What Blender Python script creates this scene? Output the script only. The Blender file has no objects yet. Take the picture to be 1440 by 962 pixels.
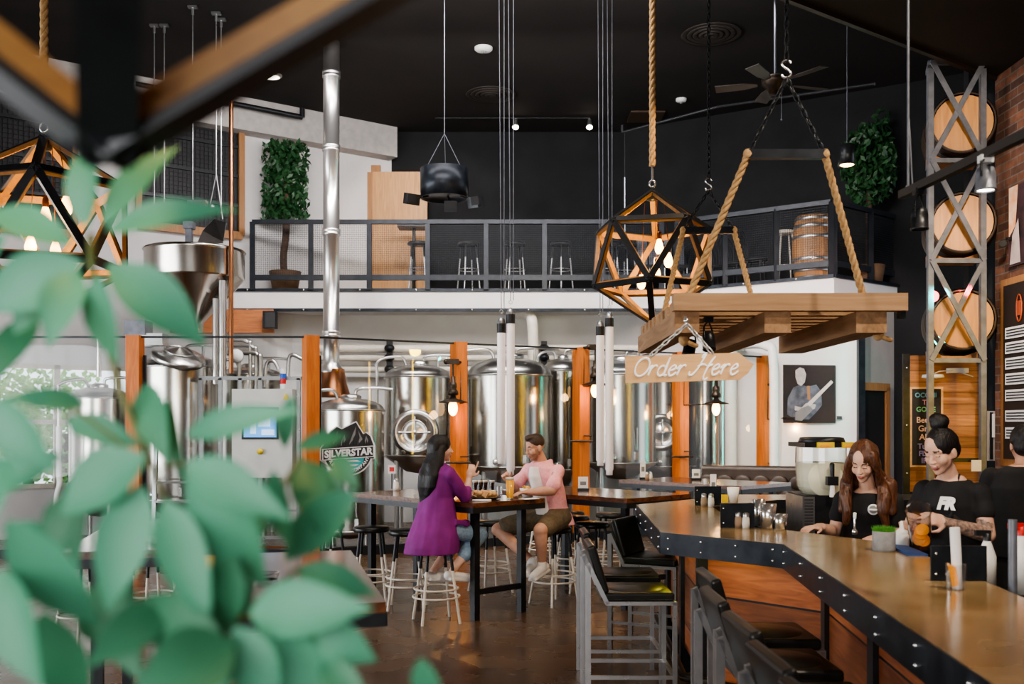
import bpy, bmesh, math, random
from mathutils import Vector, Matrix, Euler
from math import sin, cos, pi, radians as R, sqrt, atan2
random.seed(7)
SC = bpy.context.scene
COL = SC.collection
F = 1400.0; CX = 720.0; HY = 598.0; CH = 1.7
V = Vector
def W(px, py, Y): return V(((px-CX)/F*Y, Y, CH-(py-HY)/F*Y))
def WZ(px, py, z):
    Y = (CH-z)*F/(py-HY); return V(((px-CX)/F*Y, Y, z))
# ------------------------------------------------------------ materials
def nt(name):
    m = bpy.data.materials.new(name); m.use_nodes = True
    return m, m.node_tree.nodes, m.node_tree.links, m.node_tree.nodes['Principled BSDF']
def c4(c): return (c[0], c[1], c[2], 1)
def mat(name, col, rough=.5, metal=0, col2=None, scale=8, stretch=(1,1,1), bump=0, emit=None, es=0, trans=0, alpha=1, sss=0, coat=0, aniso=0, detail=4, ior=1.45, rvar=0, spec=None):
    m, N, L, b = nt(name)
    b.inputs['Base Color'].default_value = c4(col)
    b.inputs['Roughness'].default_value = rough; b.inputs['Metallic'].default_value = metal
    b.inputs['IOR'].default_value = ior
    if spec is not None: b.inputs['Specular IOR Level'].default_value = spec
    if coat: b.inputs['Coat Weight'].default_value = coat; b.inputs['Coat Roughness'].default_value = .15
    if emit: b.inputs['Emission Color'].default_value = c4(emit); b.inputs['Emission Strength'].default_value = es
    if trans: b.inputs['Transmission Weight'].default_value = trans
    if alpha < 1: b.inputs['Alpha'].default_value = alpha
    if aniso:
        b.inputs['Anisotropic'].default_value = aniso
        t = N.new('ShaderNodeTangent'); t.direction_type = 'RADIAL'; t.axis = 'Z'
        L.new(t.outputs[0], b.inputs['Tangent'])
    if col2 is None and not trans and alpha == 1 and not emit:
        col2 = tuple(min(1, x*.82+.002) for x in col)
    if col2 is not None:
        tc = N.new('ShaderNodeTexCoord'); mp = N.new('ShaderNodeMapping'); no = N.new('ShaderNodeTexNoise'); cr = N.new('ShaderNodeValToRGB')
        mp.inputs['Scale'].default_value = stretch; no.inputs['Scale'].default_value = scale; no.inputs['Detail'].default_value = detail
        cr.color_ramp.elements[0].position = .32; cr.color_ramp.elements[1].position = .68
        cr.color_ramp.elements[0].color = c4(col); cr.color_ramp.elements[1].color = c4(col2)
        L.new(tc.outputs['Object'], mp.inputs[0]); L.new(mp.outputs[0], no.inputs['Vector']); L.new(no.outputs[0], cr.inputs[0]); L.new(cr.outputs[0], b.inputs['Base Color'])
        if bump:
            bp = N.new('ShaderNodeBump'); bp.inputs['Strength'].default_value = bump; bp.inputs['Distance'].default_value = .01
            L.new(no.outputs[0], bp.inputs['Height']); L.new(bp.outputs[0], b.inputs['Normal'])
        if rvar:
            mr = N.new('ShaderNodeMapRange'); mr.inputs[3].default_value = max(.02, rough-rvar); mr.inputs[4].default_value = rough+rvar
            L.new(no.outputs[0], mr.inputs[0]); L.new(mr.outputs[0], b.inputs['Roughness'])
    return m
def wood(name, c1, c2, ax='X', rough=.45, knots=True, sc=1.0, plank=0, plankax='Z', coat=0, bump=.15):
    """grain runs along ax; optional plank seams along plankax every `plank` metres"""
    m, N, L, b = nt(name)
    tc = N.new('ShaderNodeTexCoord'); mp = N.new('ShaderNodeMapping'); no = N.new('ShaderNodeTexNoise'); cr = N.new('ShaderNodeValToRGB')
    s = {'X': (1.2, 14, 14), 'Y': (14, 1.2, 14), 'Z': (14, 14, 1.2), 'H': (1.5, 1.5, 16)}[ax]
    mp.inputs['Scale'].default_value = tuple(x*sc for x in s)
    no.inputs['Scale'].default_value = 1.6; no.inputs['Detail'].default_value = 8; no.inputs['Distortion'].default_value = 1.2
    e = cr.color_ramp.elements; e[0].position = .3; e[1].position = .7; e[0].color = c4(c1); e[1].color = c4(c2)
    L.new(tc.outputs['Object'], mp.inputs[0]); L.new(mp.outputs[0], no.inputs['Vector']); L.new(no.outputs[0], cr.inputs[0])
    out = cr.outputs[0]
    if plank:
        sx = N.new('ShaderNodeSeparateXYZ'); L.new(tc.outputs['Object'], sx.inputs[0])
        dv = N.new('ShaderNodeMath'); dv.operation = 'DIVIDE'; dv.inputs[1].default_value = plank
        L.new(sx.outputs[plankax], dv.inputs[0])
        fl = N.new('ShaderNodeMath'); fl.operation = 'FLOOR'; L.new(dv.outputs[0], fl.inputs[0])
        fr = N.new('ShaderNodeMath'); fr.operation = 'FRACT'; L.new(dv.outputs[0], fr.inputs[0])
        wn = N.new('ShaderNodeTexWhiteNoise'); wn.noise_dimensions = '1D'; L.new(fl.outputs[0], wn.inputs['W'])
        mr = N.new('ShaderNodeMapRange'); mr.inputs[3].default_value = .55; mr.inputs[4].default_value = 1.2; L.new(wn.outputs[0], mr.inputs[0])
        lt = N.new('ShaderNodeMath'); lt.operation = 'GREATER_THAN'; lt.inputs[1].default_value = .035; L.new(fr.outputs[0], lt.inputs[0])
        mu = N.new('ShaderNodeMath'); mu.operation = 'MULTIPLY'; L.new(mr.outputs[0], mu.inputs[0]); L.new(lt.outputs[0], mu.inputs[1])
        vm = N.new('ShaderNodeVectorMath'); vm.operation = 'SCALE'; L.new(out, vm.inputs[0]); L.new(mu.outputs[0], vm.inputs['Scale'])
        out = vm.outputs[0]
    L.new(out, b.inputs['Base Color']); b.inputs['Roughness'].default_value = rough
    if coat: b.inputs['Coat Weight'].default_value = coat; b.inputs['Coat Roughness'].default_value = .1
    bp = N.new('ShaderNodeBump'); bp.inputs['Strength'].default_value = bump; bp.inputs['Distance'].default_value = .004
    L.new(no.outputs[0], bp.inputs['Height']); L.new(bp.outputs[0], b.inputs['Normal'])
    return m
def glass_thin(name, tint=(1,1,1), refl=1.0, rough=.0, base=.04):
    m, N, L, b = nt(name); N.remove(b)
    out = N['Material Output']; tr = N.new('ShaderNodeBsdfTransparent'); gl = N.new('ShaderNodeBsdfGlossy'); mx = N.new('ShaderNodeMixShader')
    fr = N.new('ShaderNodeLayerWeight'); fr.inputs[0].default_value = .5; pw2 = N.new('ShaderNodeMath'); pw2.operation = 'POWER'; pw2.inputs[1].default_value = 4; L.new(fr.outputs['Facing'], pw2.inputs[0]); ma = N.new('ShaderNodeMath'); ma.operation = 'MULTIPLY_ADD'; ma.inputs[1].default_value = .8; ma.inputs[2].default_value = base; L.new(pw2.outputs[0], ma.inputs[0]); gl.inputs['Roughness'].default_value = rough; tr.inputs[0].default_value = c4(tint)
    mm = N.new('ShaderNodeMath'); mm.operation = 'MULTIPLY'; mm.inputs[1].default_value = refl
    L.new(ma.outputs[0], mm.inputs[0]); L.new(mm.outputs[0], mx.inputs[0]); L.new(tr.outputs[0], mx.inputs[1]); L.new(gl.outputs[0], mx.inputs[2]); L.new(mx.outputs[0], out.inputs[0])
    return m
def brickmat():
    m, N, L, b = nt('brick wall')
    tc = N.new('ShaderNodeTexCoord'); sx = N.new('ShaderNodeSeparateXYZ'); cb = N.new('ShaderNodeCombineXYZ'); br = N.new('ShaderNodeTexBrick'); no = N.new('ShaderNodeTexNoise')
    L.new(tc.outputs['Object'], sx.inputs[0]); L.new(sx.outputs['Y'], cb.inputs[0]); L.new(sx.outputs['Z'], cb.inputs[1]); L.new(cb.outputs[0], br.inputs['Vector'])
    br.inputs['Color1'].default_value = (.20, .085, .05, 1); br.inputs['Color2'].default_value = (.055, .03, .025, 1); br.inputs['Mortar'].default_value = (.16, .13, .11, 1)
    br.inputs['Scale'].default_value = 1; br.inputs['Brick Width'].default_value = .26; br.inputs['Row Height'].default_value = .085; br.inputs['Mortar Size'].default_value = .007
    br.inputs['Bias'].default_value = -.1
    no.inputs['Scale'].default_value = 12; L.new(tc.outputs['Object'], no.inputs['Vector'])
    mx = N.new('ShaderNodeMix'); mx.data_type = 'RGBA'; mx.blend_type = 'OVERLAY'; mx.inputs[0].default_value = .6
    L.new(br.outputs['Color'], mx.inputs[6]); L.new(no.outputs[0], mx.inputs[7]); L.new(mx.outputs[2], b.inputs['Base Color'])
    bp = N.new('ShaderNodeBump'); bp.invert = True; bp.inputs['Strength'].default_value = .8; bp.inputs['Distance'].default_value = .02
    L.new(br.outputs['Fac'], bp.inputs['Height']); L.new(bp.outputs[0], b.inputs['Normal']); b.inputs['Roughness'].default_value = .85
    return m
M = {}
M['black'] = mat('black steel', (.016, .017, .02), .38, .3, (.024, .026, .03), 20)
M['seatgrey'] = mat('worn black stool seat', (.05,.052,.058), .3, .1, (.075,.078,.085), 9)
M['rail_steel'] = mat('near black railing steel', (.014,.017,.023), .45, .3, (.024,.028,.035), 9)
M['blue_steel'] = mat('dark blued steel', (.012, .015, .021), .36, .4, (.028, .034, .044), 9, rvar=.1)
M['grey_steel'] = mat('grey painted steel', (.13, .14, .165), .45, .3, (.19, .2, .23), 12)
M['black_matte'] = mat('matt black paint', (.007, .007, .008), .85, 0, (.012, .011, .011), 3)
M['ceil'] = mat('black ceiling paint', (.009, .0075, .007), .9, 0, (.016, .012, .011), 1.2)
M['darkwall'] = mat('charcoal wall paint', (.009, .0095, .011), .88, 0, (.014, .015, .017), 2)
M['white'] = mat('white wall paint', (.74, .72, .72), .8, 0, (.66, .64, .64), 1.5)
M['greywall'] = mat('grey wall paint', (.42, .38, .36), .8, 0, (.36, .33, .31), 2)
M['floor'] = mat('polished brown concrete floor', (.062, .034, .018), .27, 0, (.105, .062, .036), 2.2, bump=.02, rvar=.12, detail=8)
M['steel'] = mat('brushed stainless steel', (.50, .47, .43), .17, 1, (.38, .355, .32), 3, (1, 1, .05), aniso=.75)
M['flue'] = mat('bright steel flue', (.72, .70, .68), .3, .95, (.62, .6, .59), 3, (1, 1, .1))
M['steel2'] = mat('satin stainless steel', (.6, .59, .58), .28, 1, (.5, .49, .48), 6)
M['chrome'] = mat('chrome', (.85, .85, .85), .2, .9, (.8, .8, .8), 5)
M['frame_steel'] = mat('raw silver steel tube', (.5, .5, .51), .3, .9, (.38, .38, .39), 10, rvar=.08)
M['copper'] = mat('copper pipe', (.42, .18, .08), .28, 1, (.3, .13, .07), 6)
M['castiron'] = mat('dark bronze', (.035, .03, .026), .4, .8, (.07, .05, .035), 20)
M['postwood'] = wood('orange stained fir', (.42, .10, .012), (.58, .17, .026), 'Z', .55)
M['beamwood'] = wood('orange stained beam', (.32, .10, .03), (.5, .17, .05), 'X', .5)
M['palletwood'] = wood('weathered tan timber', (.27, .15, .075), (.42, .26, .14), 'X', .7)
M['palletwoodY'] = wood('weathered tan timber lengthways', (.22, .12, .055), (.38, .22, .115), 'Y', .7)
M['signwood'] = wood('pale sanded pine', (.62, .36, .16), (.74, .46, .23), 'X', .6, bump=.05)
M['tablewood'] = wood('dark red varnished tabletop', (.05, .016, .008), (.17, .065, .028), 'Y', .22, coat=.6, bump=.05)
M['barpanel'] = wood('reddish bar front boards', (.24, .07, .024), (.48, .16, .06), 'H', .4, sc=1.0, plank=.34)
M['barpanelY'] = wood('reddish bar front boards sideways', (.24, .07, .024), (.46, .15, .055), 'H', .4, sc=1.0, plank=.34)
M['planks'] = wood('reclaimed plank wall', (.30, .12, .045), (.50, .24, .10), 'X', .6, plank=.115)
M['doorwood'] = wood('knotty pine door', (.46, .23, .09), (.60, .33, .14), 'Z', .5)
M['frameplank'] = wood('oiled wood frame', (.30, .14, .05), (.42, .2, .08), 'Z', .5)
M['barrelhead'] = wood('barrel head oak', (.40, .16, .035), (.58, .28, .075), 'Z', .5, sc=.6, bump=.05)
M['barrelside'] = wood('barrel staves', (.10, .055, .03), (.22, .13, .07), 'X', .6)
M['barrelup'] = wood('upright barrel staves', (.34, .16, .06), (.5, .26, .11), 'Z', .55, plank=.06, plankax='X')
M['bartop'] = mat('burnished tan concrete bar top', (.28, .17, .065), .2, .35, (.50, .36, .19), 2.4, bump=.03, rvar=.1, detail=10)
M['rope'] = mat('manila rope', (.40, .23, .095), .85, 0, (.56, .36, .17), 60, bump=.3)
M['vinyl'] = mat('black vinyl', (.009, .009, .009), .3, 0, (.014, .014, .013), 10, bump=.03, spec=.35)
M['whitepaint'] = mat('cream painted steel', (.72, .66, .58), .4, 0, (.62, .57, .5), 12)
M['whiteplastic'] = mat('white plastic', (.8, .8, .78), .4, 0, (.74, .74, .72), 8)
M['paper'] = mat('white paper', (.82, .80, .80), .7, 0, (.76, .74, .74), 10)
M['glass'] = glass_thin('window glass', (.94, .96, .955), .8)
M['cupglass'] = glass_thin('drinking glass', (.95, .95, .95), 1.5)
M['clearplastic'] = glass_thin('clear plastic', (.93, .93, .93), 1.8, .12)
M['bulb'] = mat('glowing bulb glass', (1, .6, .25), .3, 0, emit=(1, .50, .14), es=11)
M['bulb_w'] = mat('bright lamp lens', (1, .9, .8), .3, 0, emit=(1, .86, .7), es=14)
M['tube'] = mat('frosted white tube', (.86, .80, .78), .35, 0, emit=(1, .88, .85), es=.12)
M['leaf_tree'] = mat('dark glossy tree leaves', (.012, .05, .015), .4, 0, (.035, .11, .04), 14)
M['leaf_dim'] = mat('dim olive leaves', (.012, .025, .012), .5, 0, (.03, .055, .022), 14)
M['bark'] = mat('brown bark', (.07, .04, .025), .85, 0, (.12, .075, .05), 30, bump=.4)
M['basket'] = mat('woven basket', (.10, .055, .03), .8, 0, (.2, .12, .07), 60, (1, 1, 3), bump=.6)
def leafmat(name, a, b2, tr=.35):
    m, N, L, b = nt(name); out = N['Material Output']
    tc = N.new('ShaderNodeTexCoord'); no = N.new('ShaderNodeTexNoise'); no.inputs['Scale'].default_value = 9; cr = N.new('ShaderNodeValToRGB')
    cr.color_ramp.elements[0].position = .35; cr.color_ramp.elements[1].position = .65
    cr.color_ramp.elements[0].color = c4(a); cr.color_ramp.elements[1].color = c4(b2)
    L.new(tc.outputs['Object'], no.inputs[0]); L.new(no.outputs[0], cr.inputs[0]); L.new(cr.outputs[0], b.inputs['Base Color']); b.inputs['Roughness'].default_value = .5
    tl = N.new('ShaderNodeBsdfTranslucent'); L.new(cr.outputs[0], tl.inputs[0]); mx = N.new('ShaderNodeMixShader'); mx.inputs[0].default_value = tr
    L.new(b.outputs[0], mx.inputs[1]); L.new(tl.outputs[0], mx.inputs[2]); L.new(mx.outputs[0], out.inputs[0]); return m
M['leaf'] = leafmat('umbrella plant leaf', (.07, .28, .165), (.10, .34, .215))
M['leafdark'] = leafmat('umbrella plant leaf shaded', (.035, .17, .085), (.06, .23, .13))  # darker copy of the leaf with shade put into its green
M['leafout'] = leafmat('sunlit outdoor leaves', (.25, .5, .12), (.5, .75, .3), .5)
def skin(name, c, c2): return mat(name, c, .5, 0, c2, 18, bump=.02)
M['skin_w'] = skin('light skin', (.62, .36, .26), (.70, .43, .32))
M['skin_m'] = skin('tanned skin', (.50, .26, .17), (.58, .32, .22))
M['lips'] = mat('lips', (.46, .17, .14), .4)
M['brow'] = mat('dark brow', (.07, .035, .026), .7)
M['stubble'] = mat('short beard', (.27, .135, .085), .8, 0, (.38, .21, .14), 120)
M['tattoo'] = mat('tattooed skin', (.10, .085, .08), .5, 0, (.46, .29, .22), 55, detail=3)
M['hairblack'] = mat('black hair', (.004, .0035, .004), .5, 0, (.012, .010, .011), 30, (5, 5, .6), bump=.5)
M['hairbrown'] = mat('chestnut hair', (.035, .014, .008), .4, 0, (.15, .06, .03), 22, (4, 4, .7), bump=.6)
M['hairman'] = mat('short brown hair', (.03, .017, .011), .6, 0, (.07, .04, .025), 90, bump=.4)
M['purple'] = mat('purple blazer cloth', (.17, .012, .155), .75, 0, (.22, .018, .20), 7, bump=.08)
M['pink'] = mat('pink cotton shirt', (.80, .33, .35), .8, 0, (.88, .43, .44), 60, bump=.05)
M['whitecloth'] = mat('white cotton', (.85, .83, .82), .8)
M['denim'] = mat('light blue denim', (.20, .30, .42), .85, 0, (.30, .42, .54), 50)
M['olive'] = mat('olive shorts cloth', (.10, .075, .045), .85, 0, (.14, .105, .065), 40)
M['blackcloth'] = mat('black cotton', (.007, .007, .008), .85, 0, (.013, .013, .015), 9, bump=.08)
M['apron'] = mat('washed black apron', (.016, .016, .018), .85)
M['shoe'] = mat('white canvas shoe', (.8, .78, .76), .6)
M['neon_red'] = mat('red lamp lens', (1, .05, .05), .4, emit=(1, .03, .04), es=9)
M['neon_teal'] = mat('teal lamp lens', (.05, 1, .8), .4, emit=(.03, .9, .7), es=9)
M['orange'] = mat('orange slices', (.95, .33, .02), .4, 0, (1, .42, .05), 60, emit=(1, .3, .02), es=.08)  # slices are no lamp; a faint glow is added to brighten them
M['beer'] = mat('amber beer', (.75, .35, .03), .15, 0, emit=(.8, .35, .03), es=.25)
M['darkbeer'] = mat('dark beer', (.03, .008, .004), .15)
M['foam'] = mat('beer foam', (.85, .78, .66), .7)
M['pepper'] = mat('ground pepper', (.35, .24, .16), .8)
M['salt'] = mat('salt', (.8, .76, .7), .8)
M['bread'] = mat('toasted bread', (.50, .25, .09), .7, 0, (.72, .48, .24), 40)
M['slush'] = mat('pale lime slush', (.68, .66, .48), .5, 0, (.76, .73, .56), 12)
M['yellow'] = mat('yellow label', (.85, .62, .03), .5)
M['red'] = mat('red plastic', (.6, .02, .02), .4)
M['teal'] = mat('teal print', (.05, .42, .44), .5)
M['darkgrey'] = mat('dark grey print', (.03, .03, .032), .6)
M['midgrey'] = mat('mid grey print', (.22, .22, .22), .6)
M['concrete'] = mat('grey cement pot', (.17, .17, .175), .85, 0, (.25, .25, .255), 18, bump=.2)
M['grass'] = mat('bright pot grass', (.05, .22, .02), .6, 0, (.12, .38, .05), 40)
M['chalk1'] = mat('blue chalk', (.15, .4, .6), .9); M['chalk2'] = mat('pink chalk', (.75, .3, .45), .9)
M['chalk3'] = mat('salmon chalk', (.85, .55, .45), .9); M['chalk4'] = mat('violet chalk', (.35, .3, .65), .9); M['chalk5'] = mat('green chalk', (.2, .55, .3), .9)
M['board'] = mat('blackboard', (.025, .024, .026), .8)
M['screen'] = mat('blue touch screen', (.1, .3, .6), .3, emit=(.15, .4, .9), es=.8)
M['screen2'] = mat('pale screen blocks', (.5, .7, .9), .3, emit=(.5, .7, 1), es=.8)
M['cabinet'] = mat('brushed steel cabinet', (.62, .60, .57), .42, .6, (.54, .52, .5), 3)
M['brick'] = brickmat()
M['sky_lo'] = mat('leather brown', (.03, .02, .014), .4, 0, (.05, .035, .026), 6, bump=.2)
M['orangelit'] = wood('cage inner face tan with bulb glow', (.22, .11, .035), (.30, .16, .05), 'Y', .55)  # warm bulb light put into the colour of the cage's inner faces
# ------------------------------------------------------------ mesh builder
class MB:
    def __init__(s): s.v = []; s.f = []; s.m = []; s.sm = []; s.cur = 0
    def add(s, vs, fs, smooth=False, mi=None):
        o = len(s.v); s.v += [tuple(x) for x in vs]
        for f in fs: s.f.append(tuple(i+o for i in f)); s.m.append(s.cur if mi is None else mi); s.sm.append(smooth)
    def box(s, c, d, rot=None, mi=None):
        c = V(c); hx, hy, hz = d[0]/2, d[1]/2, d[2]/2
        pts = [V((x*hx, y*hy, z*hz)) for z in (-1, 1) for y in (-1, 1) for x in (-1, 1)]
        if rot is not None:
            rm = rot if isinstance(rot, Matrix) else Euler(rot).to_matrix()
            pts = [rm @ p for p in pts]
        s.add([c+p for p in pts], [(0,2,3,1),(4,5,7,6),(0,1,5,4),(2,6,7,3),(0,4,6,2),(1,3,7,5)], mi=mi)
    def beam(s, a, b, w, h, up=(0,0,1), mi=None):
        a, b = V(a), V(b); d = (b-a).normalized(); up = V(up)
        if abs(d.dot(up)) > .99: up = V((0, 1, 0)) if abs(d.y) < .9 else V((1, 0, 0))
        x = d.cross(up).normalized(); z = x.cross(d).normalized()
        pts = [p + x*sx*w/2 + z*sz*h/2 for p in (a, b) for sz in (-1, 1) for sx in (-1, 1)]
        s.add(pts, [(0,1,3,2),(4,6,7,5),(0,4,5,1),(2,3,7,6),(0,2,6,4),(1,5,7,3)], mi=mi)
    def tube(s, pts, r, n=8, mi=None, caps=True, closed=False):
        pts = [V(p) for p in pts]; k = len(pts); rs = r if isinstance(r, (list, tuple)) else [r]*k
        vs = []; prev = None
        for i, p in enumerate(pts):
            if closed: d = pts[(i+1) % k]-pts[i-1]
            else: d = pts[min(i+1, k-1)]-pts[max(i-1, 0)]
            d.normalize()
            if prev is None:
                u = d.orthogonal().normalized()
            else:
                u = prev - d*prev.dot(d)
                u = u.normalized() if u.length > 1e-6 else d.orthogonal().normalized()
            prev = u; w = d.cross(u)
            vs += [p + (u*cos(2*pi*j/n)+w*sin(2*pi*j/n))*rs[i] for j in range(n)]
        fs = []
        for i in range(k if closed else k-1):
            a = i*n; b = ((i+1) % k)*n
            fs += [(a+j, a+(j+1) % n, b+(j+1) % n, b+j) for j in range(n)]
        s.add(vs, fs, True, mi)
        if caps and not closed:
            s.add(vs[:n], [tuple(range(n))[::-1]], False, mi); s.add(vs[-n:], [tuple(range(n))], False, mi)
    def lathe(s, prof, c, n=24, axis=(0,0,1), mi=None, smooth=True):
        """prof: (r, h) list along axis from c"""
        c = V(c); ax = V(axis).normalized(); u = ax.orthogonal().normalized(); w = ax.cross(u)
        vs = []; fs = []
        for r, h in prof:
            r = max(r, 1e-5)
            vs += [c+ax*h+(u*cos(2*pi*j/n)+w*sin(2*pi*j/n))*r for j in range(n)]
        for i in range(len(prof)-1):
            a = i*n; b = a+n; fs += [(a+j, a+(j+1) % n, b+(j+1) % n, b+j) for j in range(n)]
        s.add(vs, fs, smooth, mi)
    def ell(s, c, r, rot=None, nu=14, nv=10, mi=None):
        c = V(c); vs = []; fs = []
        if not isinstance(r, (tuple, list)): r = (r, r, r)
        for i in range(nv+1):
            t = pi*i/nv
            for j in range(nu):
                p = V((r[0]*sin(t)*cos(2*pi*j/nu), r[1]*sin(t)*sin(2*pi*j/nu), r[2]*cos(t)))
                if rot is not None: p = rot @ p
                vs.append(c+p)
        for i in range(nv):
            for j in range(nu):
                a = i*nu+j; b = i*nu+(j+1) % nu; fs.append((a, a+nu, b+nu, b))
        s.add(vs, fs, True, mi)
    def poly(s, pts, mi=None): s.add(pts, [tuple(range(len(pts)))], False, mi)
    def prism(s, pts, z0, z1, mi=None):
        n = len(pts); s.add([(p[0], p[1], z0) for p in pts]+[(p[0], p[1], z1) for p in pts],
            [tuple(range(n))[::-1], tuple(range(n, 2*n))]+[(i, (i+1) % n, n+(i+1) % n, n+i) for i in range(n)], mi=mi)
    def slab(s, pts, nrm, t, mi=None):
        """extrude polygon of 3D points by nrm*t"""
        nv = V(nrm).normalized()*t; n = len(pts); pts = [V(p) for p in pts]
        s.add(pts+[p+nv for p in pts], [tuple(range(n))[::-1], tuple(range(n, 2*n))]+[(i, (i+1) % n, n+(i+1) % n, n+i) for i in range(n)], mi=mi)
    def mesh(s, me, mtx, mi=None):
        s.add([mtx @ v.co for v in me.vertices], [tuple(p.vertices) for p in me.polygons], False, mi)
    def capsule(s, a, ra, b, rb, n=12, mi=None):
        a, b = V(a), V(b); d = b-a; l = d.length
        if l < 1e-6: s.ell(a, ra, mi=mi); return
        ax = d/l; prof = []
        for i in range(5): t = pi/2*(1-i/4); prof.append((ra*cos(t), -ra*sin(t)))
        prof.append((ra*.5+rb*.5, l/2))
        for i in range(5): t = pi/2*i/4; prof.append((rb*cos(t), l+rb*sin(t)))
        s.lathe(prof, a, n, ax, mi)
    def loft(s, secs, n=18, mi=None):
        """secs: (center, side vec*a, fwd vec*b)"""
        vs = []
        for c, u, w in secs: vs += [V(c)+V(u)*cos(2*pi*j/n)+V(w)*sin(2*pi*j/n) for j in range(n)]
        k = len(secs); fs = []
        for i in range(k-1):
            a = i*n; b = a+n; fs += [(a+j, a+(j+1) % n, b+(j+1) % n, b+j) for j in range(n)]
        fs += [tuple(range(n))[::-1], tuple(range((k-1)*n, k*n))]
        s.add(vs, fs, True, mi)
    def build(s, name, m, parent=None, world=True, **kw):
        if m in ('cupglass', 'clearplastic'): s.sm = [False]*len(s.sm)
        me = bpy.data.meshes.new(name); off = V((0,0,0))
        if parent is not None and world: off = parent_loc(parent)
        me.from_pydata([(x[0]-off.x, x[1]-off.y, x[2]-off.z) for x in s.v], [], s.f)
        for mm in (m if isinstance(m, (list, tuple)) else [m]): me.materials.append(mm if not isinstance(mm, str) else M[mm])
        me.polygons.foreach_set('material_index', s.m); me.polygons.foreach_set('use_smooth', s.sm); me.update()
        bm = bmesh.new(); bm.from_mesh(me); bmesh.ops.recalc_face_normals(bm, faces=bm.faces); bm.to_mesh(me); bm.free()
        o = bpy.data.objects.new(name, me); COL.objects.link(o)
        if parent is not None: o.parent = parent
        for k, v in kw.items(): o[k] = v
        return o
def parent_loc(p):
    l = V(p.location)
    while p.parent: p = p.parent; l += V(p.location)
    return l
def thing(name, label, cat, loc=(0,0,0), group=None, rz=0):
    o = bpy.data.objects.new(name, None); COL.objects.link(o); o.empty_display_size = .05
    o.location = loc; o.rotation_euler = (0, 0, rz); o['label'] = label; o['category'] = cat
    if group: o['group'] = group
    return o
def tag(o, label, cat, group=None, kind=None):
    o['label'] = label; o['category'] = cat
    if group: o['group'] = group
    if kind: o['kind'] = kind
    return o
def struct(o): o['kind'] = 'structure'; return o
def one(name, mb, m, label, cat, group=None):
    """single-mesh thing, origin moved to its base centre"""
    xs = [v[0] for v in mb.v]; ys = [v[1] for v in mb.v]; zs = [v[2] for v in mb.v]
    c = V(((min(xs)+max(xs))/2, (min(ys)+max(ys))/2, min(zs)))
    mb.v = [(v[0]-c.x, v[1]-c.y, v[2]-c.z) for v in mb.v]
    o = mb.build(name, m); o.location = c
    return tag(o, label, cat, group)
def dup(root, loc, rz=None, label=None, group=None):
    r = root.copy(); COL.objects.link(r); r.location = loc
    if rz is not None: r.rotation_euler = (0, 0, rz)
    if label: r['label'] = label
    if group: r['group'] = group
    for ch in list(root.children):
        c = ch.copy(); COL.objects.link(c); c.parent = r
        for g in list(ch.children):
            d = g.copy(); COL.objects.link(d); d.parent = c
    return r
_tc = {}
def text_mesh(body, size=1, bold=0, shear=0, align='CENTER'):
    k = (body, size, bold, shear, align)
    if k in _tc: return _tc[k]
    cu = bpy.data.curves.new('t', 'FONT'); cu.body = body; cu.size = size; cu.offset = bold; cu.shear = shear; cu.align_x = align; cu.align_y = 'CENTER'; cu.resolution_u = 3
    o = bpy.data.objects.new('t', cu); COL.objects.link(o); bpy.context.view_layer.update()
    me = bpy.data.meshes.new_from_object(o.evaluated_get(bpy.context.evaluated_depsgraph_get()))
    bpy.data.objects.remove(o); bpy.data.curves.remove(cu); _tc[k] = me; return me
def frame3(o, ux, uy):
    ux = V(ux).normalized(); uy = V(uy).normalized(); n = ux.cross(uy)
    return Matrix(((ux.x, uy.x, n.x, o[0]), (ux.y, uy.y, n.y, o[1]), (ux.z, uy.z, n.z, o[2]), (0,0,0,1)))
def spline(pts, sub=6, closed=False):
    pts = [V(p) for p in pts]; n = len(pts); out = []
    rng = range(n if closed else n-1)
    for i in rng:
        if closed: p0, p1, p2, p3 = pts[i-1], pts[i], pts[(i+1) % n], pts[(i+2) % n]
        else: p0, p1, p2, p3 = pts[max(i-1,0)], pts[i], pts[i+1], pts[min(i+2,n-1)]
        for k in range(sub):
            t = k/sub; out.append(.5*((2*p1)+(-p0+p2)*t+(2*p0-5*p1+4*p2-p3)*t*t+(-p0+3*p1-3*p2+p3)*t**3))
    if not closed: out.append(pts[-1])
    return out
def rope(mb, a, b, r, twist=None):
    """three-strand twisted rope"""
    a, b = V(a), V(b); d = b-a; L = d.length; ax = d.normalized(); u = ax.orthogonal().normalized(); w = ax.cross(u)
    pitch = r*7; n = max(8, int(L/pitch*10))
    for k in range(3):
        pts = []
        for i in range(n+1):
            t = i/n; an = 2*pi*(t*L/pitch+k/3); pts.append(a+d*t+(u*cos(an)+w*sin(an))*r*.48)
        mb.tube(pts, r*.58, 6)
def chain(mb, a, b, link=.035, r=.004, wid=.5):
    a, b = V(a), V(b); d = b-a; n = max(2, int(d.length/link)); ax = d.normalized(); u = ax.orthogonal().normalized(); w = ax.cross(u)
    for i in range(n):
        c = a+d*((i+.5)/n); s = u if i % 2 else w; h = link*.68
        mb.tube([c+ax*h*cos(t)+s*link*wid*.55*sin(t) for t in [2*pi*k/8 for k in range(8)]], r, 5, closed=True)
def shook(mb, c, h, r):
    mb.tube(spline([V(c)+V((x*h, 0, z*h)) for x, z in ((.28,.33),(.12,.5),(-.15,.48),(-.27,.3),(-.15,.1),(.13,-.08),(.27,-.28),(.12,-.48),(-.15,-.5),(-.28,-.33))], 4), r, 8)
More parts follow.
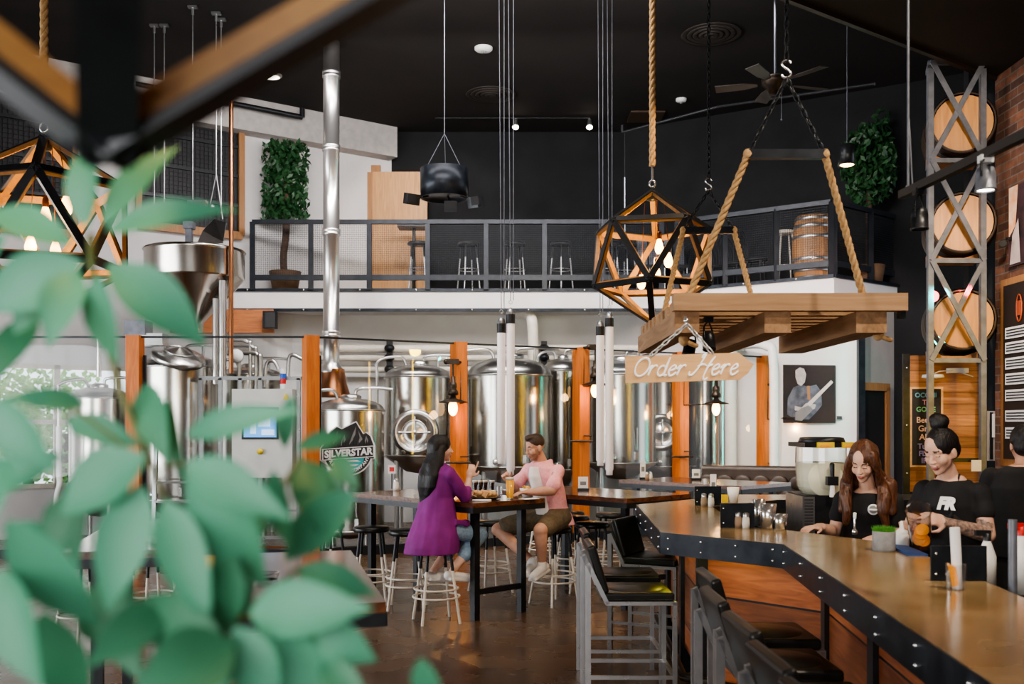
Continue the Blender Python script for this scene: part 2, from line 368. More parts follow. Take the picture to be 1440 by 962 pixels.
# ============================================================ PEOPLE
WC = V((-.655, 8.62, 0)); MC = V((.40, 9.48, 0))
def fuse(mb, name, mats, parent, voxel=.006, smooth=5, paint=None, noise=0):
    me = bpy.data.meshes.new('tmp'); me.from_pydata(mb.v, [], mb.f); me.update()
    bm = bmesh.new(); bm.from_mesh(me); bmesh.ops.recalc_face_normals(bm, faces=bm.faces); bm.to_mesh(me); bm.free()
    o = bpy.data.objects.new('tmp', me); COL.objects.link(o)
    r = o.modifiers.new('r', 'REMESH'); r.mode = 'VOXEL'; r.voxel_size = voxel
    if smooth: s = o.modifiers.new('s', 'SMOOTH'); s.iterations = smooth; s.factor = .5
    dg = bpy.context.evaluated_depsgraph_get(); m2 = bpy.data.meshes.new_from_object(o.evaluated_get(dg)); bpy.data.objects.remove(o)
    off = parent_loc(parent); m2.name = name
    if paint:
        idx = [paint(p.center) for p in m2.polygons]; m2.materials.clear()
        for k in mats: m2.materials.append(M[k])
        m2.polygons.foreach_set('material_index', idx)
    else:
        m2.materials.clear(); m2.materials.append(M[mats] if isinstance(mats, str) else M[mats[0]])
    from mathutils import noise as nz
    cs = [V(v.co) for v in m2.vertices]
    if noise:
        ns = [V(v.normal) for v in m2.vertices]; cs = [c+n_*noise*nz.noise(V((c.x*14, c.y*14, c.z*6))) for c, n_ in zip(cs, ns)]
    m2.vertices.foreach_set('co', [k for c in cs for k in (c-off)])
    m2.polygons.foreach_set('use_smooth', [True]*len(m2.polygons)); m2.update()
    q = bpy.data.objects.new(name, m2); COL.objects.link(q); q.parent = parent; return q
def basis(f, pitch=0, roll=0):
    f = V(f).normalized(); r = V((f.y, -f.x, 0)).normalized(); u = V((0, 0, 1)); p = R(pitch)
    f2 = f*cos(p)-u*sin(p); u2 = f*sin(p)+u*cos(p)
    if roll: a = R(roll); r, u2 = r*cos(a)+u2*sin(a), u2*cos(a)-r*sin(a)
    return Matrix(((r.x, f2.x, u2.x), (r.y, f2.y, u2.y), (r.z, f2.z, u2.z)))
def head(mb, c, B, s=.95, jaw=1.0):
    P = lambda x, y, z: V(c)+B@V((x, y, z))*s
    E = lambda x, y, z, a, b, d: mb.ell(P(x, y, z), (a*s, b*s, d*s), B, 20, 14)
    E(0, -.012, .03, .074, .096, .088); E(0, .015, -.035, .06*jaw, .07, .078); E(0, .045, -.085, .036*jaw, .035, .033); E(0, .063, -.104, .02*jaw, .018, .015)
    for k in (-1, 1):
        E(k*.035, .048, -.03, .028, .034, .034); E(k*.077, -.008, -.015, .008, .02, .032); E(k*.072, -.0, -.03, .01, .012, .016)
        mb.capsule(P(k*.008, .078, .022), .0085*s, P(k*.044, .066, .02), .009*s); E(k*.012, .098, -.034, .009, .01, .008)
        E(k*.031, .07, -.002, .016, .012, .01)
    mb.capsule(P(0, .082, .005), .008*s, P(0, .104, -.03), .011*s); E(0, .084, -.062, .023, .012, .0065); E(0, .083, -.073, .019, .012, .0075); E(0, .074, -.055, .03, .014, .02)
def facepaint(c, B, s, man=False, eyes='down', extra=None):
    Bi = B.transposed(); c = V(c)
    def f(p):
        q = Bi@(p-c)/s
        if abs(q.x) < .075 and -.13 < q.z < .12 and q.y > .02:
            if q.y > .072 and abs(q.x) < .022 and -.081 < q.z < -.056: return 1
            if .014 < abs(q.x) < .046 and .017+abs(q.x)*.08 < q.z < .027+abs(q.x)*.08 and q.y > .05: return 2
            if .017 < abs(q.x) < .044 and -.006 < q.z < -.0005 and q.y > .05: return 2
            if man and q.y > -.005 and (q.z < -.078 or (q.z < -.05 and abs(q.x) > .024 and abs(q.x) < .07) or (-.056 < q.z < -.047 and abs(q.x) < .03)): return 3
        if man and abs(q.x) > .05 and -.075 < q.z < -.01 and q.y > -.01 and abs(q.x) < .073 and q.y < .045: return 3
        return extra(p) if extra else 0
    return f
def hand(mb, w, d, n, curl=.5, side=1, spread=1, point=None, s=1.0):
    """w wrist, d finger direction, n palm normal (curl towards it)"""
    w = V(w); d = V(d).normalized(); n = V(n); n = (n-d*n.dot(d)).normalized(); x = d.cross(n)*side
    B = Matrix((x, d, n)).transposed(); mb.ell(w+d*.045*s, (.04*s, .052*s, .017*s), B, 14, 10); mb.capsule(w-d*.02, .026*s, w+d*.02*s, .026*s)
    for i, (o, L) in enumerate(((.03, .07), (.01, .08), (-.011, .074), (-.031, .058))):
        b = w+d*.082*s+x*o*s; c1 = curl*(1 if point != i else .05); a1 = c1*.9; a2 = c1*2.0; d1 = (d*cos(a1)+n*sin(a1)+x*(o*1.5*spread)).normalized(); d2 = (d*cos(a2)+n*sin(a2)+x*(o*1.5*spread)).normalized()
        m = b+d1*L*.55*s; mb.capsule(w+d*.05*s+x*o*.8*s, .0095*s, b, .009*s, 8); mb.capsule(b, .009*s, m, .0082*s, 8); mb.capsule(m, .0082*s, m+d2*L*.5*s, .0068*s, 8)
    t0 = w+d*.025*s+x*.03*s; t1 = t0+(d*.6+x*.7+n*.3).normalized()*.04*s; t2 = t1+(d*.9+x*.15+n*.4).normalized()*.032*s
    mb.capsule(t0, .013*s, t1, .0105*s, 8); mb.capsule(t1, .0105*s, t2, .008*s, 8)
def arm(mb, sh, el, wr, r=(.05, .042, .026), infl=0):
    mb.capsule(sh, r[0]+infl, V(sh).lerp(V(el), .5), r[0]*.9+infl, 14); mb.capsule(V(sh).lerp(V(el), .5), r[0]*.9+infl, el, r[1]+infl, 14)
    if wr is not None: mb.capsule(el, r[1]+infl, V(el).lerp(V(wr), .35), r[1]*1.02+infl, 14); mb.capsule(V(el).lerp(V(wr), .35), r[1]*1.02+infl, wr, r[2]+infl, 14)
def torso(mb, secs, f, infl=0, n=24):
    f = V(f).normalized(); r = V((f.y, -f.x, 0)); mb.loft([(c, r*(a+infl), f*(b+infl)) for c, a, b in secs], n)
# ---------------- woman in the purple blazer
f = V((.73, .683, 0)).normalized(); r = V((f.y, -f.x, 0)); O = WC
def L_(a, b, z): return O+f*a+r*b+V((0, 0, z))
wp = thing('person', 'woman in a purple blazer and light jeans sitting on a stool, seen from behind', 'person', WC)
hc_ = L_(.06, 0, 1.50); HB = basis(V((.93, .36, 0)), 2)
m_ = MB(); head(m_, hc_, HB, .94); m_.capsule(L_(.02, 0, 1.33), .05, L_(.045, 0, 1.43), .045)
torso(m_, [(L_(0, 0, .76), .17, .13), (L_(0, 0, .9), .165, .125), (L_(0, 0, 1.02), .13, .1), (L_(.01, 0, 1.2), .15, .11), (L_(.02, 0, 1.31), .14, .085), (L_(.02, 0, 1.37), .06, .055)], f)
arm(m_, L_(.02, .16, 1.29), L_(.17, .185, 1.075), L_(.245, .15, 1.235), (.045, .038, .024)); arm(m_, L_(.02, -.16, 1.29), L_(.22, -.22, 1.09), L_(.40, -.10, 1.085), (.045, .038, .024))
hand(m_, L_(.248, .148, 1.245), (f*.35+r*.1+V((0, 0, 1))), (f*.6-r*.7), .75, -1, point=0); hand(m_, L_(.41, -.09, 1.085), f+r*.5, V((0, 0, -1)), .35, -1)
K = {}
for s_, (kx, ky, kz, ax_, ay, az, tx, ty) in {1: (.40, .11, .73, .12, .07, .43, .25, .10), -1: (.39, -.10, .74, .03, -.09, .42, .17, -.08)}.items():
    hp, kn, an, to = L_(.0, .09*s_, .82), L_(kx, ky, kz), L_(ax_, ay, az), L_(tx, ty, az-.07); K[s_] = (hp, kn, an, to)
    m_.capsule(hp, .085, kn, .06, 14); m_.capsule(kn, .058, kn.lerp(an, .35), .055, 14); m_.capsule(kn.lerp(an, .35), .055, an, .032, 14); m_.capsule(an+V((0, 0, -.03)), .03, to, .028, 12)
fuse(m_, 'body', ['skin_w', 'lips', 'brow'], wp, .006, 3, facepaint(hc_, HB, .94))
m_ = MB(); torso(m_, [(L_(0, 0, .75), .17, .15), (L_(0, 0, .9), .165, .13)], f, .01)
for s_ in (1, -1): hp, kn, an, to = K[s_]; m_.capsule(hp, .1, kn, .075, 14); m_.capsule(kn, .073, kn.lerp(an, .55), .066, 14)
fuse(m_, 'jeans', 'denim', wp, .009, 4)
m_ = MB()
secs = [(L_(-.05, .0, .60), .235, .245), (L_(-.045, 0, .66), .235, .24), (L_(-.02, 0, .8), .215, .21), (L_(0, 0, .95), .185, .16), (L_(0, 0, 1.08), .165, .13), (L_(.005, 0, 1.2), .18, .125), (L_(.012, 0, 1.29), .185, .115), (L_(.015, 0, 1.335), .15, .09), (L_(.02, 0, 1.375), .075, .07)]
torso(m_, secs, f)
arm(m_, L_(.015, .165, 1.275), L_(.165, .185, 1.08), None, (.066, .058, 0)); arm(m_, L_(.015, -.165, 1.275), L_(.21, -.215, 1.09), None, (.066, .058, 0)); m_.capsule(L_(.165, .185, 1.08), .058, L_(.195, .172, 1.13), .052); m_.capsule(L_(.21, -.215, 1.09), .058, L_(.30, -.17, 1.09), .052)
m_.box(L_(.13, .2, .86), (.16, .02, .05), (0, R(8), atan2(f.y, f.x)))
fuse(m_, 'blazer', 'purple', wp, .008, 4, noise=.012)
m_ = MB(); m_.ell(hc_+HB@V((0, -.026, .025)), (.086, .098, .096), HB, 20, 14); m_.ell(hc_+HB@V((0, -.06, -.05)), (.085, .07, .1), HB, 18, 12)
m_.loft([(hc_+V((0, 0, -.02))-f*.05, r*.085, f*.06), (L_(-.04, 0, 1.38), r*.105, f*.085), (L_(-.085, .01, 1.27), r*.115, f*.075), (L_(-.10, .0, 1.17), r*.11, f*.065), (L_(-.105, -.02, 1.1), r*.08, f*.05), (L_(-.10, -.05, 1.03), r*.045, f*.03), (L_(-.09, -.07, .98), r*.015, f*.012)], 18)
m_.capsule(hc_+HB@V((.065, -.02, .0)), .035, L_(-.03, .07, 1.36), .04); m_.capsule(hc_+HB@V((-.07, .02, .02)), .025, L_(.03, -.08, 1.34), .03); m_.ell(hc_+HB@V((0, -.07, .0)), (.09, .065, .1), HB)
fuse(m_, 'hair', 'hairblack', wp, .007, 3, noise=.018)
for s_ in (1, -1):
    hp, kn, an, to = K[s_]; m_ = MB(); m_.capsule(an+V((0, 0, -.03))-f*.045, .04, to+f*.045, .036, 14); m_.box((an+to)/2+V((0, 0, -.045))+f*.0, (.25, .08, .022), (0, atan2(.07-.03, .25), atan2(f.y, f.x))); fuse(m_, 'shoe', 'shoe', wp, .007, 2)
# ---------------- man in the pink shirt
f = V((-.73, -.683, 0)).normalized(); r = V((f.y, -f.x, 0)); O = MC
mp_ = thing('person', 'bearded man in an open pink shirt and brown shorts sitting at the long table', 'person', MC)
hc_ = L_(.26, -.005, 1.495); HB = basis(V((-.86, -.50, 0)), 16)
m_ = MB(); head(m_, hc_, HB, .98, 1.1); m_.capsule(L_(.16, 0, 1.32), .066, L_(.225, 0, 1.44), .058)
TS = [(L_(0, 0, .78), .175, .14), (L_(.03, 0, .93), .16, .13), (L_(.08, 0, 1.08), .165, .125), (L_(.13, 0, 1.22), .18, .12), (L_(.155, 0, 1.3), .16, .095), (L_(.165, 0, 1.355), .08, .075)]
torso(m_, TS, f)
LS, LE, LW = L_(.15, -.2, 1.275), L_(.27, -.235, 1.1), L_(.43, -.09, 1.085); RS, RE, RW = L_(.15, .2, 1.275), L_(.26, .27, 1.1), L_(.355, .25, 1.17)
arm(m_, LS, LE, LW, (.055, .046, .029)); arm(m_, RS, RE, RW, (.055, .046, .029)); hand(m_, LW, (f*.9+r*.25), V((0, 0, -1)), .35, -1); hand(m_, RW, f*.6+V((0, 0, .7)), f*.5-r*.8, .9, 1)
KM = {}
for s_, q in {1: ((.354, .40, .70), (.27, .03, .43), (.40, -.05, .345)), -1: ((.40, -.22, .745), (.35, -.19, .44), (.46, -.23, .34))}.items():
    hp, kn, an, to = L_(.02, .1*s_, .83), L_(*q[0]), L_(*q[1]), L_(*q[2]); KM[s_] = (hp, kn, an, to)
    m_.capsule(hp, .095, kn, .066, 16); m_.capsule(kn, .062, kn.lerp(an, .35), .06, 16); m_.capsule(kn.lerp(an, .35), .06, an, .037, 14); m_.capsule(an+V((0, 0, -.03)), .034, to, .03, 12)
fuse(m_, 'body', ['skin_m', 'lips', 'brow', 'stubble'], mp_, .006, 3, facepaint(hc_, HB, .98, True))
m_ = MB(); torso(m_, [(L_(0, 0, .76), .18, .15), (L_(.02, 0, .92), .165, .135)], f, .012)
for s_ in (1, -1): hp, kn, an, to = KM[s_]; m_.capsule(hp, .115, hp.lerp(kn, .8), .095, 16)
fuse(m_, 'shorts', 'olive', mp_, .009, 3, noise=.008)
m_ = MB(); torso(m_, [(L_(-.02, 0, .76), .2, .16)]+[(c, a+.006, b+.008) for c, a, b in TS[1:5]]+[(L_(.165, 0, 1.35), .1, .085)], f, .004); arm(m_, LS, LS.lerp(LE, .7), None, (.062, .07, 0)); arm(m_, RS, RS.lerp(RE, .7), None, (.062, .07, 0))
m_.capsule(L_(.12, -.075, 1.36), .02, L_(.23, -.06, 1.34), .016); m_.capsule(L_(.12, .075, 1.36), .02, L_(.23, .06, 1.34), .016)
fuse(m_, 'shirt', 'pink', mp_, .008, 3, noise=.01)
m_ = MB(); torso(m_, [(L_(.07, 0, .86), .09, .14), (L_(.095, 0, .96), .09, .145), (L_(.13, 0, 1.1), .09, .142), (L_(.18, 0, 1.22), .08, .138), (L_(.2, 0, 1.31), .06, .11)], f); fuse(m_, 'undershirt', 'whitecloth', mp_, .008, 2)
m_ = MB(); m_.ell(hc_+HB@V((0, -.018, .043)), (.078, .093, .083), HB, 20, 14); m_.ell(hc_+HB@V((0, .03, .1)), (.05, .05, .03), HB, 14, 10); fuse(m_, 'hair', 'hairman', mp_, .006, 3)
for s_ in (1, -1):
    hp, kn, an, to = KM[s_]; d = (to-an); d.z = 0; d.normalize(); m_ = MB(); q0 = an+V((0, 0, -.04))-d*.06; q1 = to+d*.06; m_.capsule(q0, .044, q1, .04, 14); m_.capsule(an+V((0, 0, .0)), .043, q0.lerp(q1, .3), .046); m_.beam(q0+V((0, 0, -.035))-d*.03, q1+V((0, 0, -.03))+d*.03, .088, .022); fuse(m_, 'shoe', 'shoe', mp_, .007, 2)
# ---------------- bartender with long brown hair
f = V((-.48, -.88, 0)).normalized(); r = V((f.y, -f.x, 0)); O = V((2.21, 6.17, 0))
b1 = thing('person', 'bartender with long wavy brown hair looking down, in a black t-shirt', 'person', O)
hc_ = L_(.15, .005, 1.475); HB = basis(V((-.62, -.78, 0)), 24, 4)
m_ = MB(); head(m_, hc_, HB, .93, .95); m_.capsule(L_(.03, 0, 1.28), .05, L_(.105, 0, 1.40), .045)
TS = [(L_(-.04, 0, .82), .165, .125), (L_(-.04, 0, .93), .165, .12), (L_(-.02, 0, 1.04), .135, .1), (L_(.01, 0, 1.16), .145, .11), (L_(.03, 0, 1.25), .135, .085), (L_(.035, 0, 1.31), .06, .055)]
torso(m_, TS, f)
LS, LE, LW = L_(.02, -.155, 1.235), L_(.02, -.19, 1.0), L_(.2, -.1, 1.03); RS, RE, RW = L_(.02, .155, 1.235), L_(.03, .2, 1.03), L_(.22, .25, 1.075)
arm(m_, LS, LE, LW, (.046, .038, .024)); arm(m_, RS, RE, RW, (.046, .038, .024)); hand(m_, LW, f+r*.6, V((0, 0, -1)), .3, -1); hand(m_, RW, f*.8+r*.55, V((0, 0, -1)), .4, 1)
for s_ in (1, -1): m_.capsule(L_(-.03, .09*s_, .84), .085, L_(-.02, .1*s_, .46), .06); m_.capsule(L_(-.02, .1*s_, .46), .055, L_(-.04, .1*s_, .1), .04); m_.capsule(L_(-.04, .1*s_, .045), .04, L_(.12, .11*s_, .03), .03)
fuse(m_, 'body', ['skin_w', 'lips', 'brow', 'tattoo'], b1, .006, 3, facepaint(hc_, HB, .93, extra=lambda p: 0))
m_ = MB(); torso(m_, TS[:-1]+[(L_(.035, 0, 1.285), .09, .065)], f, .014); arm(m_, LS, LS.lerp(LE, .5), None, (.053, .055, 0)); arm(m_, RS, RS.lerp(RE, .5), None, (.053, .055, 0)); fuse(m_, 'shirt', 'blackcloth', b1, .008, 3, noise=.008)
m_ = MB(); torso(m_, [(L_(-.04, 0, .5), .18, .13), (L_(-.04, 0, .88), .17, .125)], f, .012)
for s_ in (1, -1): m_.capsule(L_(-.03, .09*s_, .84), .095, L_(-.04, .1*s_, .12), .06)
fuse(m_, 'trousers', 'blackcloth', b1, .01, 2)
m_ = MB(); m_.ell(hc_+HB@V((0, -.024, .025)), (.088, .1, .096), HB, 20, 14); m_.ell(hc_+HB@V((0, -.055, -.04)), (.09, .07, .1), HB)
m_.loft([(hc_+V((0, 0, -.02))-f*.05, r*.09, f*.06), (L_(-.03, 0, 1.32), r*.12, f*.06), (L_(-.075, 0, 1.2), r*.13, f*.045), (L_(-.09, 0, 1.08), r*.11, f*.03)], 16)
for s_, pts in {1: [HB@V((.06, .03, .06)), HB@V((.083, .035, -.03)), None, None, None], -1: [HB@V((-.06, .03, .06)), HB@V((-.083, .03, -.03)), None, None, None]}.items():
    q = [hc_+pts[0], hc_+pts[1], L_(.1, .1*s_, 1.34), L_(.125, .115*s_, 1.26), L_(.14, .1*s_, 1.18), L_(.13, .115*s_, 1.1)]
    for i in range(5): m_.capsule(q[i], (.02, .027, .034, .038, .034)[i], q[i+1], (.027, .034, .038, .034, .018)[i])
    m_.capsule(q[2]-f*.05+r*.03*s_, .045, q[4]-f*.06+r*.04*s_, .035)
fuse(m_, 'hair', 'hairbrown', b1, .007, 3, noise=.022)
q = L_(.145, -.05, 1.19); m_ = MB(); m_.lathe([(0, 0), (.033, 0), (.033, .003), (0, .004)], q, 24, f); m_.lathe([(0, .004), (.024, .004), (.024, .006), (0, .007)], q, 24, f, mi=1); m_.box(q+f*.009, (.05, .002, .01), (0, 0, atan2(r.y, r.x))); m_.build('shirt_emblem', ['paper', 'midgrey'], b1)
# ---------------- bartender with the bun
f = V((-.75, -.66, 0)).normalized(); r = V((f.y, -f.x, 0)); O = V((2.385, 5.38, 0))
b2_ = thing('person', 'tattooed bartender with a high black bun tilting a clear tub, in a black apron', 'person', O)
hc_ = L_(.15, .0, 1.565); HB = basis(V((-.84, -.54, 0)), 22)
m_ = MB(); head(m_, hc_, HB, .97); m_.capsule(L_(.04, 0, 1.40), .054, L_(.11, 0, 1.5), .047)
TS = [(L_(-.03, 0, .88), .18, .13), (L_(-.03, 0, 1.0), .17, .12), (L_(-.01, 0, 1.13), .14, .105), (L_(.01, 0, 1.27), .15, .12), (L_(.03, 0, 1.37), .12, .085), (L_(.035, 0, 1.43), .065, .06)]
torso(m_, TS, f)
LS, LE, LW = L_(.02, -.15, 1.345), L_(.035, -.195, 1.125), L_(.24, -.08, 1.195); RS, RE, RW = L_(.02, .15, 1.345), L_(.08, .2, 1.13), L_(.25, .1, 1.13)
arm(m_, LS, LE, LW, (.05, .042, .026)); arm(m_, RS, RE, RW, (.05, .042, .026)); hand(m_, LW, f*.8+r*.55+V((0, 0, .25)), r*.9+V((0, 0, -.3)), .55, 1); hand(m_, RW, f*.9-r*.2+V((0, 0, .1)), V((0, 0, 1))-r*.4, .5, 1)
for s_ in (1, -1): m_.capsule(L_(-.03, .09*s_, .9), .085, L_(-.02, .1*s_, .5), .06); m_.capsule(L_(-.02, .1*s_, .5), .055, L_(-.04, .1*s_, .1), .04); m_.capsule(L_(-.04, .1*s_, .045), .04, L_(.12, .11*s_, .03), .03)
def tatt(p, a=LE, b=LW):
    d = b-a; t = (p-a).dot(d)/d.dot(d); return 3 if 0.02 < t < 1.12 and (p-a-d*t).length < .07 else 0
fuse(m_, 'body', ['skin_w', 'lips', 'brow', 'tattoo'], b2_, .006, 3, facepaint(hc_, HB, .97, extra=tatt))
m_ = MB(); torso(m_, TS[:-1]+[(L_(.035, 0, 1.405), .09, .07)], f, .014); arm(m_, LS, LS.lerp(LE, .45), None, (.058, .06, 0)); arm(m_, RS, RS.lerp(RE, .45), None, (.058, .06, 0)); fuse(m_, 'shirt', 'blackcloth', b2_, .008, 3, noise=.008)
m_ = MB(); torso(m_, [(L_(0, 0, .45), .19, .13), (L_(0, 0, .88), .165, .135), (L_(.01, 0, 1.0), .16, .13), (L_(.025, 0, 1.2), .1, .13), (L_(.03, 0, 1.23), .08, .12)], f, .012)
for s_ in (1, -1): m_.capsule(L_(-.03, .09*s_, .84), .095, L_(-.04, .1*s_, .12), .06)
m_.capsule(L_(.155, .06, 1.22), .008, L_(.06, .06, 1.44), .008); m_.capsule(L_(.155, -.06, 1.22), .008, L_(.06, -.06, 1.44), .008)
fuse(m_, 'apron', 'apron', b2_, .008, 2)
m_ = MB(); m_.ell(hc_+HB@V((0, -.024, .036)), (.079, .095, .087), HB, 20, 14); m_.ell(hc_+HB@V((0, -.06, -.01)), (.07, .055, .07), HB, 16, 12); m_.ell(hc_+HB@V((0, -.05, .142)), (.05, .05, .04), HB, 16, 12); m_.ell(hc_+HB@V((.012, -.04, .165)), (.035, .035, .028), HB, 14, 10); fuse(m_, 'hair', 'hairblack', b2_, .006, 2, noise=.008)
q = L_(.16, -.035, 1.285); m_ = MB(); fx = -r; fz = (V((0, 0, 1))-f*.12).normalized()
m_.mesh(text_mesh('FR', .085, .006, .25), frame3(q+f*.006, fx, fz)); m_.build('shirt_lettering', 'paper', b2_)
# tub of orange slices held by the bartender
tb, tt = V((2.115, 5.14, 1.085)), V((2.035, 4.99, 1.275)); ax = (tt-tb).normalized(); Lt = (tt-tb).length
t = thing('clear_tub', 'clear plastic tub with orange slices held by the bartender with the bun', 'tub', tb)
m_ = MB(); m_.lathe([(0, 0), (.048, 0), (.062, Lt), (.066, Lt+.002), (.066, Lt-.008), (.06, Lt-.01), (.046, .006), (0, .006)], tb, 28, ax); m_.build('tub', 'clearplastic', t)
for i, (a, h, rx) in enumerate(((0, .03, .3), (1.5, .05, 1.0), (3, .04, -.6), (4.4, .085, .5), (5.4, .11, 1.3))):
    m_ = MB(); c = tb+ax*h+V((.012*cos(a), .012*sin(a), 0)); dn_ = V((-.5, -1, .3+rx*.2)).normalized(); m_.lathe([(0, -.003), (.033, -.003), (.033, .003), (0, .003)], c, 16, dn_, smooth=False); m_.build('orange_slice', 'orange', t)
# ---------------- third worker seen from behind
f = V((.25, .97, 0)).normalized(); r = V((f.y, -f.x, 0)); O = V((3.27, 6.35, 0))
b3 = thing('person', 'worker with short black hair and a black shirt, seen from behind at the right edge', 'person', O)
hc_ = L_(.03, .0, 1.575); HB = basis(f, 10)
m_ = MB(); head(m_, hc_, HB, .98, 1.1); m_.capsule(L_(-.02, 0, 1.4), .062, L_(.01, 0, 1.5), .056)
TS = [(L_(0, 0, .86), .19, .14), (L_(-.01, 0, 1.0), .185, .13), (L_(-.02, 0, 1.15), .19, .13), (L_(-.02, 0, 1.3), .2, .13), (L_(-.02, 0, 1.4), .17, .1), (L_(-.02, 0, 1.45), .085, .075)]
torso(m_, TS, f)
LS, LE, LW = L_(0, -.2, 1.37), L_(.03, -.26, 1.12), L_(.25, -.2, 1.05); RS, RE, RW = L_(0, .2, 1.37), L_(.03, .26, 1.12), L_(.25, .2, 1.05)
arm(m_, LS, LE, LW); arm(m_, RS, RE, RW); hand(m_, LW, f, V((0, 0, -1)), .4, -1); hand(m_, RW, f, V((0, 0, -1)), .4, 1)
for s_ in (1, -1): m_.capsule(L_(0, .09*s_, .88), .095, L_(0, .1*s_, .48), .065); m_.capsule(L_(0, .1*s_, .48), .06, L_(-.02, .1*s_, .1), .042); m_.capsule(L_(-.02, .1*s_, .05), .04, L_(.14, .11*s_, .03), .03)
fuse(m_, 'body', ['skin_m', 'lips', 'brow'], b3, .007, 3, facepaint(hc_, HB, .98))
m_ = MB(); torso(m_, TS[:-1]+[(L_(-.02, 0, 1.435), .1, .085)], f, .02); arm(m_, LS, LS.lerp(LE, .85), None, (.064, .064, 0)); arm(m_, RS, RS.lerp(RE, .85), None, (.064, .064, 0)); fuse(m_, 'shirt', 'blackcloth', b3, .009, 3, noise=.01)
m_ = MB()
for s_ in (1, -1): m_.capsule(L_(0, .09*s_, .88), .11, L_(-.02, .1*s_, .12), .065)
fuse(m_, 'trousers', 'blackcloth', b3, .01, 2)
m_ = MB(); m_.ell(hc_+HB@V((0, -.016, .036)), (.084, .1, .092), HB, 20, 14); m_.ell(hc_+HB@V((0, -.05, -.02)), (.074, .06, .07), HB, 16, 12); fuse(m_, 'hair', 'hairblack', b3, .007, 2, noise=.006)
# ============================================================ SHELL
CEIL = CH + 5.48
def S(name, mb, m): return struct(mb.build(name, m))
m_ = MB(); m_.box((0, 8, -.05), (24, 26, .1)); S('floor', m_, 'floor')
m_ = MB(); m_.box((0, 8.5, CEIL+.05), (24, 27, .1)); S('ceiling', m_, 'ceil')
# dark back wall and angled dark right wall
m_ = MB(); m_.slab([(-3.2, 18.6, 0), (2.1, 18.6, 0), (2.1, 18.6, CEIL), (-3.2, 18.6, CEIL)], (0, 1, 0), .15); S('wall_back', m_, 'darkwall')
dW = V((4.44, -2.7, 0)).normalized()
def dwp(t, z): return V((2.1, 18.5, 0)) + dW*t + V((0, 0, z))
m_ = MB(); m_.slab([dwp(0, 0), dwp(8.5, 0), dwp(8.5, CEIL), dwp(0, CEIL)], (.52, .855, 0), .15); S('wall_right_back', m_, 'darkwall')
# left white wall
LA = V((-2.28, 18.58, 0)); LD = V((-5.31, -3.82, 0)).normalized(); LN = V((LD.y, -LD.x, 0)).normalized()
if LN.y > 0: LN = -LN           # towards the room
def lw(px, py=None, z=None, off=0.0):
    """point on the left wall seen at px; height from py or z"""
    k = (px-CX)/F; Y = 20.22/(1-.7194*k); p = V((k*Y, Y, 0))
    p.z = z if z is not None else CH-(py-HY)/F*Y
    return p + LN*off
m_ = MB()
def lwp(t, z): return LA + LD*t + V((0, 0, z))
tl = 8.6; zt = 2.62; w0, w1 = 4.0, 8.4
for q in ([lwp(-.6, 0), lwp(w0, 0), lwp(w0, CEIL), lwp(-.6, CEIL)], [lwp(w0, zt), lwp(w1, zt), lwp(w1, CEIL), lwp(w0, CEIL)],
          [lwp(w0, 0), lwp(w1, 0), lwp(w1, .75), lwp(w0, .75)], [lwp(w1, 0), lwp(tl, 0), lwp(tl, CEIL), lwp(w1, CEIL)]):
    m_.slab(q, -LN, .18)
S('wall_left_back', m_, 'white')
m_ = MB()
for i in range(6): t = w0+(w1-w0)*i/5; m_.beam(lwp(t, .75), lwp(t, zt), .07, .09, up=LD)
for z in (.78, 1.75, zt-.03): m_.beam(lwp(w0, z), lwp(w1, z), .07, .07)
wf = S('window_1', m_, 'whitepaint')
m_ = MB(); m_.poly([lwp(w0, .75)-LN*.02, lwp(w1, .75)-LN*.02, lwp(w1, zt)-LN*.02, lwp(w0, zt)-LN*.02]); m_.build('window_glass', 'glass', wf)
# side walls
XL = -8.95; yl = lwp(tl, 0).y
m_ = MB()
for a, b_, z0, z1 in ((yl+.3, 11.8, 0, CEIL), (11.8, 4, 0, .6), (11.8, 4, 3.4, CEIL), (4, 3, 0, CEIL), (3, -3, 0, CEIL)):
    m_.slab([(XL, a, z0), (XL, b_, z0), (XL, b_, z1), (XL, a, z1)], (-1, 0, 0), .15)
S('wall_left', m_, 'white')
m_ = MB()
for i in range(7): y = 4+7.8*i/6; m_.box((XL-.05, y, 2), (.08, .08, 2.8))
for z in (.62, 2.0, 3.38): m_.box((XL-.05, 7.9, z), (.08, 7.8, .08))
S('window_2', m_, 'blue_steel')
m_ = MB(); m_.slab([(4.95, 10.2, 0), (4.95, -3, 0), (4.95, -3, 5.4), (4.95, 10.2, 5.4)], (1, 0, 0), .2); S('wall_brick', m_, 'brick')
m_ = MB(); m_.slab([(.5, -3, 0), (6, -3, 0), (6, -3, CEIL), (.5, -3, CEIL)], (0, -1, 0), .15)
m_.slab([(XL, -3, 0), (-5, -3, 0), (-5, -3, CEIL), (XL, -3, CEIL)], (0, -1, 0), .15)
m_.slab([(-5, -3, 3.6), (.5, -3, 3.6), (.5, -3, CEIL), (-5, -3, CEIL)], (0, -1, 0), .15); S('wall_front', m_, 'white')
# soffit (lower black ceiling near the camera, right)
m_ = MB(); m_.prism([(5.6, 10.64), (-.9, 5.96), (-.9, -3), (5.6, -3)], 5.26, CEIL); S('trim_1', m_, 'ceil')
m_ = MB(); m_.beam((5.6, 10.66, 5.26), (-.9, 5.98, 5.26), .05, .07); S('trim_2', m_, mat('brown steel trim', (.03, .02, .018), .5))
m_ = MB(); m_.slab([(5.0, 10.9, 0), (8.8, 10.9, 0), (8.8, 10.9, CEIL), (5.0, 10.9, CEIL)], (0, 1, 0), .12); S('wall_right', m_, 'darkwall')
